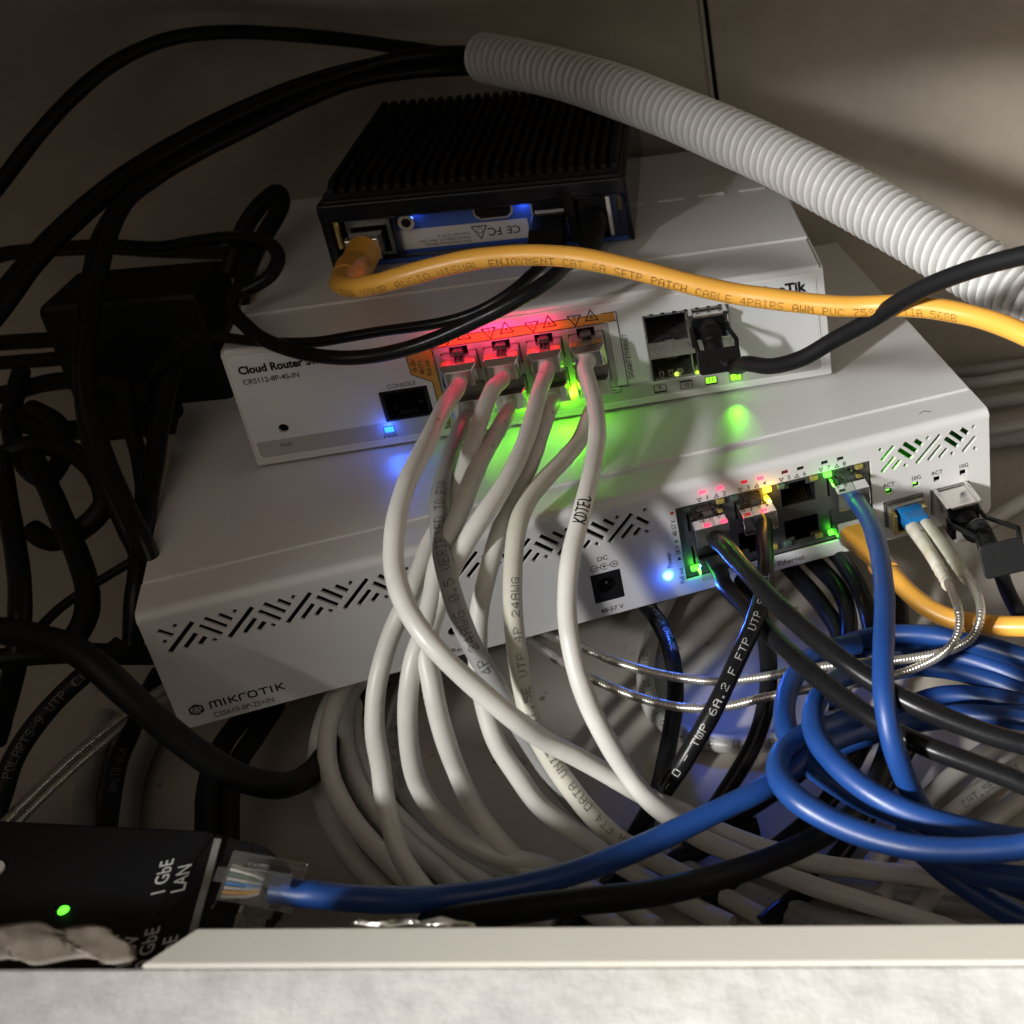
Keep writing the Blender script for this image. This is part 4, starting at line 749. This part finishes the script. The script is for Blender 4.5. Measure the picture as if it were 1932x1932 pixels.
# steel armoured fibre with the blue duplex connector
fib = empty('fibre_patch_cable', FB((238, 10, 0)), 'steel armoured fibre cable with blue duplex connector and two dirty white boots', 'fibre cable')
def armour(pts, name='armoured_strand', parent=None, r=1.42, pitch=.95):
    P = [pt(q) for q in pts]
    for p in P:
        if p.z < FLOOR + r: k = (CAM.z - (FLOOR + r)) / (CAM.z - p.z); p.xyz = CAM + (p - CAM) * k
    path = smooth_path(P, .9); out, rs, acc = [], [], 0
    dense = []
    for i in range(len(path) - 1):
        n = max(1, round((path[i + 1] - path[i]).length / (pitch / 4)))
        for k in range(n): dense.append(path[i].lerp(path[i + 1], k / n))
    acc = 0
    for i, p in enumerate(dense):
        if i: acc += (p - dense[i - 1]).length
        rs.append(r * (.80 + .24 * abs(math.sin(math.pi * acc / pitch)) ** .6))
    mb = MB(); mb.tube(dense, rs, 12); return mb.build(name, 'armor', parent)
mb = MB(FB)
mb.box(231.2, 244.6, 6.6, 15.9, -20, 3.2); sf = mb.build('fibre_module', 'hous2', fib, .4)
mb = MB(FB); mb.box(231.4, 233.0, 6.8, 14.8, 3.0, 7.2); mb.box(242.8, 244.4, 6.8, 14.8, 3.0, 6.4); mb.box(231.4, 244.4, 6.8, 8.0, 3.0, 7.2); mb.build('bail_clasp', 'contact', sf, .3)
mb = MB(FB); mb.box(232.0, 232.6, 8, 14, 3.2, 5); mb.box(233.2, 242.6, 8.2, 14.6, 3.1, 3.5); mb.build('module_opening', 'dark', sf)
mb = MB(FB); mb.prism([(3, 15.0), (13.0, 15.0), (14.0, 9.8), (3, 9.0)], 234.4, 242.8, axis='u'); mb.prism([(6.4, 15.0), (12.2, 15.9), (13.4, 15.2), (13.4, 14.2), (6.4, 14.2)], 235.0, 242.2, axis='u')
lc = mb.build('duplex_connector', 'bluep', fib, .35)
mb = MB(FB); mb.box(234.6, 235.0 + 7.6, 15.0, 15.5, 4.2, 4.8); mb.box(234.8, 242.4, 15.0, 15.35, 5.6, 5.9); mb.build('grip_ridges', 'bluep', lc)
for k, (a, b_) in enumerate((((1728, 1006), (1790, 1104)), ((1757, 1000), (1824, 1092)))):
    s0_ = FB((236.5 + k * 4.4, 12.2, 12.5)); p1 = U(*b_, 402); s1_ = s0_.lerp(p1, .12)
    pth = smooth_path([s0_, s0_.lerp(p1, .5) + V((0, 0, 1.0)), p1], 1); n = len(pth)
    rr = []
    for i in range(n):
        t = i / (n - 1); q = 2.7 - .85 * t
        if t > .66 and int(t * 34) % 3 == 0: q += .16
        if t > .95: q += .25
        rr.append(q)
    MB().tube(pth, rr, 18).build('boot', 'boot', fib)
armour([(1788, 1098, 402), (1797, 1118, 395), (1807, 1145, 389), (1811, 1175, 386), (1803, 1205, 384), (1780, 1232, 384), (1740, 1255, 385), (1690, 1273, 385), (1605, 1291, 384), (1521, 1301, 384), (1438, 1317, 385), (1375, 1332, 386), (1292, 1335, 390), (1208, 1317, 396), (1124, 1284, 404), (1060, 1250, 414), (1000, 1205, -10), (940, 1160, -10)], parent=fib)
armour([(1822, 1086, 402), (1836, 1106, 394), (1848, 1134, 387), (1850, 1165, 382), (1836, 1200, 382), (1808, 1220, 384), (1765, 1234, 386), (1683, 1247, 387), (1605, 1252, 388), (1521, 1262, 389), (1438, 1277, 390), (1354, 1285, 392), (1260, 1275, 396), (1166, 1250, 403), (1100, 1222, 411), (1030, 1195, -6), (960, 1150, -6)], parent=fib)
f2 = empty('fibre_patch_cable', U(100, 1450, -5), 'pair of steel armoured strands running diagonally in the dim lower left', 'fibre cable')
armour([(320, 1290, -6), (240, 1345, -4), (148, 1418, -2), (70, 1490, 0), (-30, 1590, 4)], parent=f2); armour([(330, 1305, -9), (250, 1358, -7), (160, 1430, -5), (84, 1500, -3), (-20, 1604, 1)], parent=f2)
# black direct attach cables
def ribbed_boot(parent, P, r0, r1, name='strain_relief'):
    path = smooth_path(P, .5); n = len(path); acc = 0; rs = []
    for i in range(n):
        if i: acc += (path[i] - path[i - 1]).length
        t = i / (n - 1); rs.append((r0 + (r1 - r0) * t) * (.86 if (acc % 4.2) < .75 and .08 < t < .95 else 1.0))
    return MB().tube(path, rs, 20).build(name, 'rubber', parent)
def pull_tab(parent, c, X, Y, wd, hg, th=1.6):
    X = X.normalized(); Z = X.cross(Y).normalized(); Y = Z.cross(X); fr = Frame(c, X, Y, Z)
    mb = MB(fr); plate(mb, [rrect(-wd / 2, wd / 2, -hg / 2, hg / 2, 1.6)], 0, th, .4); o = mb.build('pull_tab', 'rubber', parent)
    mb = MB(fr)
    for k in range(9): v = -hg * .36 + k * hg * .09; mb.box(-wd * .36, wd * .36, v, v + hg * .035, th, th + .3)
    mb.build('grip_ridges', 'rubber', o); return fr, o
def dac(label, fr, c, cv, w0, boot, rest, tabc, tabX, tabY, tw, th_):
    root = empty('direct_attach_cable', fr((c, cv, 0)), label, 'cable', 'black direct attach cables in the cages')
    mb = MB(fr); mb.box(c - 7.0, c + 7.0, cv - 4.9, cv + 4.7, -22, w0); hd = mb.build('module_body', 'steel', root, .5)
    mb = MB(fr)
    for s in (-1, 1): mb.tube([(c + s * 6.0, cv + 4.9, -.5), (c + s * 6.0, cv + 4.9, w0 + .6)], .95, 12); mb.box(c + s * 4.7 - .12, c + s * 4.7 + .12, cv + 4.6, cv + 4.78, 0, w0)
    mb.build('side_rails', 'steel', hd)
    mb = MB(fr); mb.box(c - 5.6, c + 5.6, cv - 4.2, cv + 4.0, w0, w0 + .3); mb.box(c - 7.05, c - 5.4, cv - 4.8, cv - 1, w0, w0 + 5); mb.build('end_block', 'rubber', hd, .2)
    P = [fr((c, cv - .2, w0))] + [pt(q) for q in boot]; ribbed_boot(root, P, 4.0, 3.1)
    path = smooth_path([P[-2], P[-1]] + [pt(q) for q in rest]); MB().tube(path, 2.55, 18).build('jacket', 'black_m', root)
    tf, o = pull_tab(root, pt(tabc), V(tabX), V(tabY), tw, th_)
    mb = MB()
    for s in (-1, 1): mb.tube([tf((s * tw * .44, th_ * .40, .8)), tf((s * tw * .46, th_ * .75, .3)), fr((c + s * 6.2, cv + .5, w0 + 4)), fr((c + s * 6.2, cv + .5, w0 - 2))], .85, 8)
    mb.build('tab_straps', 'rubber', root)
fx = FT.X; 
dac('black cable with ribbed boot and pull tab plugged into the upper switch', FT, 157.3, 29.2, 5.5, [('t', 157.2, 28.2, 11), ('t', 157.4, 25.4, 16), ('t', 158.2, 23.0, 19)], [('t', 162.5, 21.0, 21.5), (1412, 686, 408), (1455, 691, 401), (1513, 676, 393), (1571, 643, 386), (1648, 601, 374), (1700, 567, 364), (1753, 539, 354), (1854, 502, 340), (1990, 468, 325)],
    ('t', 158.2, 23.2, 20.0), FT.X, FT.Y * .93 - FT.Z * .42, 15, 8.5)
dac('black cable with ribbed boot and large pull tab plugged into the lower switch', FB, 255.9, 11.3, 13, [('b', 256.2, 9.2, 19), (1851, 1000, 424), (1868, 1032, 417)], [(1886, 1075, 411), (1903, 1120, 404), (1925, 1160, 398), (1980, 1240, 388)],
    (1893, 1052, 396), RW[0] * .94 - RW[1] * -.22 * -1, RW[1] * -1, 14, 10.5)
# yellow cables
yl = cable('orange yellow cable with brown print arching from the finned box over the upper switch', 'yellow', 3.15, [(668, 512, 425), (646, 522, 406), (645, 536, 393), (668, 541, 385), (710, 535, 380), (760, 522, 378), (820, 506, 377), (890, 492, 376), (960, 485, 376), (1030, 484, 376), (1097, 489, 376), (1164, 501, 376), (1243, 519, 376), (1310, 536, 376), (1382, 552, 376), (1450, 562, 375), (1520, 571, 374), (1584, 577, 373), (1640, 577, 372), (1700, 576, 370), (1770, 582, 366), (1854, 600, 360), (1932, 630, 352), (2010, 675, 345)],
      text=[dict(body='FOR YOUR AUDIO VISUAL ENJOYMENT CAT 6A SFTP PATCH CABLE 4PAIRS AWM PVC 75*C   TIA 568B', at_px=(925, 488), idx=22, h=2.6, gap=.94, off=-.62, mat='ytext')], name='network_cable', floor=False)
root = yl[0]
hp = Frame(FH((16.5, 10.5, 0)), FH.X, FH.Y, FH.Z)
mb = MB(hp); mb.prism([(-8, -4), (9, -4), (9, 4), (-8, 4)], -5.8, 5.8, axis='u'); mb.build('plug_shield', 'steel', root, .4)
bpts = [hp((0, -.5, 8)), hp((-.5, -1.5, 20)), hp((-3, -3.5, 32))] + [pt(q) for q in ((668, 512, 425),)]
pth = smooth_path([bpts[0], bpts[1], pt((662, 505, 432)), pt((650, 519, 412))], 1)
MB().tube(pth, [5.9 - 2.4 * (i / (len(pth) - 1)) ** 1.3 + (.25 if i % 5 == 0 and i > len(pth) * .5 else 0) for i in range(len(pth))], 20).build('boot', 'yellow', root)
y2, path2 = cable('orange yellow cable plugged into the lower switch, passing behind the hanging blue cable', 'yellow', 3.1, [('b', PX[3] + 1.5, 9.0, 24), (1684, 1084, 408), (1714, 1117, 402), (1750, 1146, 398), (1794, 1167, 395), (1859, 1180, 391), (1932, 1184, 387), (2010, 1182, 384)], name='network_cable')
pf = port(FB, PX[3], 0)
mb = MB(FB); c = PX[3]; mb.prism([(-10, 18), (7, 17.6), (7, 10.2), (-10, 10.2)], c - 5.8, c + 5.8, axis='u'); mb.build('plug_shell', 'clear', y2, .4)
mb = MB(FB); mb.prism([(6.5, 17.6), (9.5, 17.2), (9.5, 9.6), (6.5, 9.8)], c - 5.9, c + 5.9, axis='u'); mb.build('grey_collar', 'grey_lt', y2, .5)
mb = MB(); q0 = FB((c - .2, 13.4, 9.3)); q1 = pt((1680, 1080, 409)); n = 10; ax = (q1 - q0).normalized(); vs = []
X_ = FB.X; Y_ = X_.cross(ax).normalized() * 1; X2 = ax.cross(Y_).normalized() * -1
for i in range(n + 1):
    t = i / n; wdt = 5.7 * (1 - t) + 3.4 * t - .6 * math.sin(math.pi * t); hgt = 3.9 * (1 - t) + 3.3 * t; p = q0.lerp(q1, t); k = min(1, t * 1.2)
    for j in range(16):
        a = 2 * math.pi * (j + .5) / 16; e = .35 + .65 * k; cx_ = math.copysign(abs(math.cos(a)) ** e, math.cos(a)); sy_ = math.copysign(abs(math.sin(a)) ** e, math.sin(a)); vs.append(p + X2 * wdt * cx_ + Y_ * hgt * sy_)
mb.add(vs, [(i * 16 + j, i * 16 + (j + 1) % 16, (i + 1) * 16 + (j + 1) % 16, (i + 1) * 16 + j) for i in range(n) for j in range(16)], raw=True, smooth=True); mb.add(vs[:16], [tuple(range(16))], raw=True); mb.add(vs[-16:], [tuple(range(16))], raw=True)
mb.build('boot', 'yellow', y2)
# usb and barrel leads from the hub
us = empty('usb_cable', FH((81, 12, 0)), 'thin black cable with flat usb plug in the finned box, trailing left', 'cable')
mb = MB(FH); mb.box(75.8, 86.6, 11.2, 13.2, -8, 3); mb.build('plug_shield', 'steel', us, .2)
mb = MB(FH); mb.prism([(3, 15.2), (16, 14.2), (25, 9.5), (25, 4), (3, 8.0)], 75.2, 87.4, axis='u'); mb.build('plug_body', 'rubber', us, .9)
P = [FH((80.5, 8, 22)), pt((1022, 500, 418)), pt((1000, 520, 408)), pt((972, 545, 403)), pt((935, 570, 402)), pt((890, 592, 403)), pt((840, 607, 404)), pt((780, 617, 406)), pt((720, 625, 408)), pt((655, 636, 409)), pt((600, 645, 410)), pt((540, 647, 411)), pt((470, 643, 414)), pt((410, 636, 420)), pt((365, 638, 428)), pt((335, 655, 436)), pt((310, 680, 440)), pt((290, 720, 446)), pt((280, 790, 450)), pt((300, 880, 440))]
MB().tube(smooth_path(P), 1.75, 14).build('jacket', 'black', us)
dcl = empty('power_lead', FH((97, 11, 0)), 'black lead with round barrel plug in the finned box, looping left', 'cable')
MB(FH).tube([(97, 10.5, -6), (97, 10.5, 2), (97, 9.8, 12), (96.5, 8.6, 19), (96, 7.6, 25), (95.6, 7, 27)], [4.6, 4.6, 4.4, 4.1, 3.3, 2.4], 18).build('plug_body', 'rubber', dcl)
P = [FH((95.6, 7, 26)), pt((1068, 500, 414)), pt((1040, 525, 400)), pt((1000, 552, 395)), pt((950, 580, 394)), pt((890, 609, 395)), pt((830, 636, 396)), pt((770, 657, 397)), pt((700, 672, 399)), pt((640, 675, 400)), pt((580, 668, 402)), pt((530, 654, 406)), pt((490, 636, 412)), pt((462, 612, 420)), pt((440, 585, 430)), pt((448, 556, 438)), pt((480, 540, 440)), pt((510, 520, 442)), pt((525, 488, 446)), pt((512, 462, 452)), pt((480, 450, 460)), pt((430, 448, 470)), pt((370, 455, 480)), pt((300, 466, 488)), pt((200, 462, 494)), pt((100, 468, 500)), pt((0, 485, 505)), pt((-80, 510, 508))]
pth = smooth_path(P); MB().tube(pth, 2.35, 14).build('jacket', 'black', dcl)
mb = MB(); cable_text(mb, pth, 2.35, 'SAMPO SPT-2', 14, h=1.8, mat='x') if False else cable_text(mb, pth, 2.35, '300V  AWG - 2C', 12, h=1.8, rev=False, gap=1.1, off=.3); mb.build('printed_lettering', 'wtext', dcl)
# ---------------------------------------------------------------- conduit
con = empty('corrugated_conduit', U(905, 110, 520), 'thick white corrugated conduit pipe running diagonally from the black cables down to the right edge', 'conduit')
path = smooth_path([pt(q) for q in ((908, 108, 524), (960, 118, 517), (1050, 138, 506), (1150, 168, 495), (1250, 205, 483), (1350, 247, 471), (1450, 292, 459), (1550, 342, 447), (1650, 396, 436), (1750, 452, 425), (1850, 510, 415), (1950, 570, 406), (2060, 635, 398))], 1.0)
dense, acc, rs = [], 0, []
for i in range(len(path) - 1):
    n = max(1, round((path[i + 1] - path[i]).length / .16))
    for k in range(n): dense.append(path[i].lerp(path[i + 1], k / n))
PITCH = 3.3
for i, p in enumerate(dense):
    if i: acc += (p - dense[i - 1]).length
    tt = 2 * ((acc / PITCH) % 1) - 1; rs.append((6.2 + 5.0 * max(0, 1 - tt * tt) ** .46 + .12 * math.sin(acc * .11)) * min(1, .90 + acc / 2600))
mb = MB(); mb.tube(dense, rs, 40, caps=False); mb.build('pipe_wall', 'conduit', con)
mb = MB(); mb.tube(dense[:60], [8.6] * 60, 30, caps=False); mb.build('inner_wall', 'grey', con)
# ---------------------------------------------------------------- black cables at the left
GT = 'black cables leaving the conduit'
cable('black cable arching highest across the upper left into the conduit', 'black_m', 3.0, [(-60, 420, 500), (0, 345, 506), (67, 258, 513), (135, 184, 520), (202, 128, 527), (270, 92, 533), (337, 71, 538), (438, 61, 543), (539, 64, 545), (651, 74, 545), (750, 88, 543), (830, 99, 538), (900, 108, 528), (970, 125, 520)], group=GT)
cable('black cable from the conduit falling to the left edge with a long highlight', 'black', 2.9, [(-60, 660, 440), (0, 588, 448), (67, 498, 458), (135, 428, 467), (236, 345, 480), (337, 277, 492), (438, 222, 503), (539, 175, 513), (651, 136, 521), (740, 112, 526), (820, 101, 528), (900, 100, 526), (970, 112, 519)], group=GT)
cable('black cable from the conduit running just below the first long one', 'black', 2.9, [(-60, 620, 452), (0, 552, 460), (70, 470, 470), (150, 395, 480), (236, 328, 489), (337, 266, 500), (438, 212, 510), (539, 168, 519), (651, 132, 526), (740, 116, 530), (820, 112, 532), (900, 118, 528), (970, 130, 520)], group=GT)
cable('black cable from the conduit that bends down and drops beside the lower switch', 'black', 2.6, [(970, 140, 518), (900, 130, 526), (840, 131, 528), (760, 138, 526), (659, 158, 520), (573, 194, 512), (472, 244, 502), (371, 294, 490), (303, 332, 480), (240, 378, 468), (208, 436, 458), (188, 505, 448), (173, 606, 436), (168, 693, 426), (178, 794, 416), (204, 878, 410), (240, 962, 404), (275, 1030, 400), (310, 1120, 400)], group=GT)
cable('second black cable in the dropping pair, just inside the first', 'black', 2.6, [(970, 132, 522), (900, 122, 530), (830, 124, 532), (750, 132, 530), (650, 152, 525), (560, 188, 517), (460, 238, 507), (360, 288, 496), (290, 330, 486), (226, 386, 474), (190, 450, 464), (172, 520, 455), (158, 610, 445), (152, 700, 436), (162, 800, 428), (190, 890, 422), (225, 970, 418), (262, 1050, 415)], group=GT)
GK = 'black cables tangled in the dark left side'
LFT = [
 ('thick black cable lying across the far left at the height of the brick', 3.6, [(-60, 500, 560), (0, 480, 560), (100, 470, 556), (200, 466, 552), (300, 474, 545), (380, 476, 530), (440, 480, 505), (462, 520, 470), (452, 580, 455), (430, 640, 450)]),
 ('black cable loop standing up left of the small finned box', 3.6, [(430, 520, 475), (448, 462, 478), (470, 415, 482), (500, 378, 487), (524, 362, 492), (530, 385, 489), (508, 428, 480), (482, 470, 470), (462, 520, 458), (452, 570, 448)]),
 ('black cable dropping along the left side of the lower switch with a bright streak', 3.6, [(340, 640, 452), (318, 720, 446), (302, 800, 438), (292, 870, 430), (280, 940, 420), (272, 1010, 412), (262, 1080, 405), (255, 1130, 402), (250, 1230, 400)]),
 ('black cable between the dropping pair and the lower switch', 3.0, [(235, 720, 445), (245, 800, 440), (262, 860, 436), (272, 930, 430), (262, 1000, 424), (258, 1060, 420)]),
 ('upright black cable with a highlight near the left edge', 3.6, [(0, 860, 420), (12, 940, 412), (28, 1030, 400), (36, 1097, 392), (36, 1171, 386), (30, 1240, 384), (14, 1320, 386), (-10, 1400, 388)]),
 ('wide black cable curving down and hooking back at the left', 3.9, [(60, 860, 440), (95, 930, 430), (122, 990, 420), (150, 1050, 410), (166, 1114, 400), (160, 1165, 394), (135, 1205, 390), (95, 1225, 388), (30, 1230, 386)]),
 ('thin glossy black cable running diagonally to the lower switch corner', 1.7, [(300, 1025, 412), (253, 1056, 408), (168, 1108, 400), (110, 1150, 394), (70, 1190, 388), (20, 1240, 382)]),
 ('thickest black cable sweeping from the left edge down beneath the switch corner', 4.3, [(-60, 1188, 362), (0, 1190, 362), (67, 1200, 360), (135, 1222, 358), (190, 1262, 357), (250, 1318, 358), (321, 1380, 362), (392, 1432, 366), (455, 1466, 370), (517, 1480, 374), (558, 1474, 384), (590, 1454, 396), (622, 1415, 412), (665, 1350, 432), (720, 1280, 440)]),
 ('black cable with faint print hanging at the lower left', 3.2, [(230, 1215, 384), (180, 1255, 378), (140, 1290, 374), (100, 1330, 372), (56, 1385, 370), (24, 1440, 368), (5, 1500, 366), (-20, 1580, 362)]),
 ('black cable with faint white print dropping behind the injector', 3.2, [(300, 1270, -8), (268, 1330, -8), (243, 1390, -8), (225, 1430, -8), (212, 1490, -8), (203, 1550, -8), (198, 1620, -8)]),
 ('black cable standing upright behind the right part of the injector', 3.6, [(470, 1340, -14), (430, 1390, -10), (404, 1440, -8), (392, 1500, -8), (390, 1560, -8), (392, 1640, -8)]),
 ('second upright black cable behind the injector, half a width to the right', 3.6, [(520, 1330, -16), (480, 1390, -14), (448, 1440, -12), (432, 1500, -12), (430, 1560, -12), (432, 1640, -12)]),
 ('horizontal black cable at the left passing under the lower switch corner', 3.6, [(-60, 1250, 380), (40, 1238, 384), (130, 1232, 390), (220, 1234, 396), (300, 1236, 404)]),
 ('black cable in the far left tangle, uppermost of the flat ones', 3.6, [(-60, 652, 520), (20, 645, 515), (100, 640, 508), (180, 632, 500), (260, 640, 485)]),
 ('black cable in the far left tangle, just below the uppermost', 3.8, [(-60, 760, 490), (20, 742, 486), (90, 722, 482), (170, 716, 476), (240, 722, 466), (300, 740, 456)]),
 ('black cable in the far left tangle, at its middle', 4.2, [(-60, 800, 470), (20, 792, 468), (100, 812, 462), (180, 806, 456), (260, 790, 450), (330, 770, 446)]),
 ('black cable looping through the middle of the left tangle', 3.6, [(40, 700, 480), (20, 790, 466), (40, 870, 450), (90, 905, 440), (120, 860, 446), (110, 800, 456), (60, 770, 466)]),
 ('black cable crossing low in the left tangle', 4.0, [(-60, 880, 440), (0, 860, 440), (60, 840, 442), (130, 850, 440), (180, 890, 434), (196, 950, 428), (150, 1000, 424), (100, 1020, 422), (60, 1000, 424)]),
 ('black cable reaching from the left edge to the brick', 3.2, [(-60, 690, 505), (40, 684, 500), (120, 676, 492), (200, 660, 484)]),
]
for lab, r, a in LFT:
    r *= .88
    cable(lab, 'black' if 'gloss' in lab or 'highlight' in lab or 'streak' in lab else 'black_m', r, a, group=GK, name='black_cable',
          text=[dict(body='POLARTS-9 UTP CAT', s0=46, h=2.4, mat='dtext', rev=True)] if 'faint print' in lab else ([dict(body='FTP 0174M', s0=38, h=2.4, mat='dtext', rev=False)] if 'faint white' in lab else None))
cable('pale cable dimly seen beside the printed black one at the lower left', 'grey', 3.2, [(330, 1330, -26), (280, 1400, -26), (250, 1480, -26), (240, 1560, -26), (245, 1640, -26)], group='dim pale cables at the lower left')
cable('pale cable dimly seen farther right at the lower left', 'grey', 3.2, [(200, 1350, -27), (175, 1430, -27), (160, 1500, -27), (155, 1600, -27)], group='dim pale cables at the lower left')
# mains adapter brick in the dark
bk = empty('power_adapter', U(320, 560, 500), 'large black power adapter brick in the shadow left of the upper switch', 'power adapter')
fr = Frame(U(440, 660, 478), (math.cos(.15), math.sin(.15), 0), (0, 0, 1), (math.sin(.15), -math.cos(.15), 0))
mb = MB(fr); mb.prism(rrect(-62, -6, -34, 24, 4), -32, 0); mb.build('case', 'plastic', bk, 2.2)
mb = MB(fr); mb.box(-52, -18, -18, 8, 0, .1); mb.build('rating_label', 'rubber', bk)
MB(fr).tube([(-6, -8, -16), (6, -10, -14), (16, -14, -10)], [4.5, 4, 2.6], 14).build('cord_guard', 'rubber', bk)
# ---------------------------------------------------------------- power injector at the front left
ip = empty('power_injector', U(300, 1650, 40), 'black power injector with white print and a green light, lower left corner', 'power injector')
o_ = U(440, 1566, 30); a_ = U(30, 1552, 30)
th = math.atan2(o_.y - a_.y, o_.x - a_.x) - math.radians(1)
FI = Frame(o_, (math.cos(th), math.sin(th), 0), (-math.sin(th), math.cos(th), 0), (0, 0, 1))
def fi(x, y):
    """photo pixel -> injector top coordinates"""
    q = U(x, y, 30) - FI.O; return q.dot(FI.X), q.dot(FI.Y)
mb = MB(FI); mb.prism(rrect(-190, -4.2, -58, 0, 3), -26, 0); mb.build('case', 'plastic', ip, 1.4)
g0, g1 = fi(412, 1582), fi(366, 1752)
mb = MB(FI); d_ = (g1[0] - g0[0]) / (g1[1] - g0[1])
def line_u(v): return g0[0] + (v - g0[1]) * d_
mb.prism([(line_u(-3) - .9, -3), (line_u(-3) + .9, -3), (line_u(-56) + .9, -56), (line_u(-56) - .9, -56)][::-1], -.2, .25); mb.build('grey_divider', 'silver', ip)
e1_ = fi(540, 1632); e0_ = fi(500, 1590); s0_ = fi(455, 1640); s1_ = fi(436, 1745)
mb = MB(FI); mb.prism([(-4.5, -.4), (e0_[0] - 3, e0_[1] + .5), (fi(476, 1612)[0], fi(476, 1612)[1]), (s0_[0], s0_[1]), (s1_[0], s1_[1]), (s1_[0], -57), (-12, -57)][::-1], -24, -.7); cap = mb.build('end_cap', 'plastic', ip, .9)
mb = MB(FI); mb.prism([(e0_[0] - 6, e0_[1] + 1.5), (e0_[0], e0_[1]), (e1_[0], e1_[1] + 1), (e1_[0] + .6, e1_[1] - 1), (e1_[0] - 2.0, e1_[1] - 2.6), (fi(478, 1616)[0], fi(478, 1616)[1])][::-1], -7, -.9); mb.build('latch_hood', 'plastic', cap, .9)
mb = MB(FI); q0 = fi(467, 1622); q1 = fi(437, 1748)
mb.prism([(q0[0], q0[1]), (q0[0] + .8, q0[1]), (q1[0] + .8, q1[1]), (q1[0], q1[1])][::-1], -16, -.9); mb.build('socket_rim', 'hous2', ip)
mb = MB(FI)
def itext(s, x, y, h, dx, dy, al='CENTER'):
    u, v = fi(x, y); u2, v2 = fi(x + dx * 10, y + dy * 10); put_text(mb, s, h, u, v, .06, rot=math.degrees(math.atan2(v2 - v, u2 - u)), bold=.04, align=al)
itext('1 GbE', 308, 1656, 4.4, .28, -.96); itext('LAN', 344, 1657, 4.4, .28, -.96)
for q_ in (('60W', 217, 1760), ('100V', 252, 1765), ('10 GbE', 291, 1750), ('PoE', 325, 1766)): itext(q_[0], q_[1], q_[2], 4.4, .28, -.96, 'RIGHT')
mb.build('printed_lettering', 'printw', ip)
u, v = fi(120, 1718); MB(FI).tube([(u, v, -1), (u, v, .2), (u, v, .7)], [1.2, 1.2, .8], 18).build('status_light', 'led_g', ip)
u, v = fi(-17, 1645); MB(FI).tube([(u, v, -1), (u, v, .5)], [3, 3], 20).build('logo_dot', 'printw', ip)
# clear plug of the blue front cable
bl = [o for o in C.objects if o.get('label', '').startswith('blue cable lying across')][0]
px = pt((556, 1684, 302)); dirx = (px - pt((470, 1668, 298))).normalized(); upv = V((0, 0, 1)); yv = (upv - dirx * upv.dot(dirx)).normalized(); xv = yv.cross(dirx)
upv = V((0, -.35, 1)).normalized(); yv = (upv - dirx * upv.dot(dirx)).normalized(); xv = yv.cross(dirx); fp = Frame(px - dirx * 9.0, xv, yv, dirx); plug_clear(fp, bl, 3, 'blue', w0=-7)
for o in C.objects:
    if o.get('label') and len(o['label'].split()) > 16: print('LONG', len(o['label'].split()), o['label'])
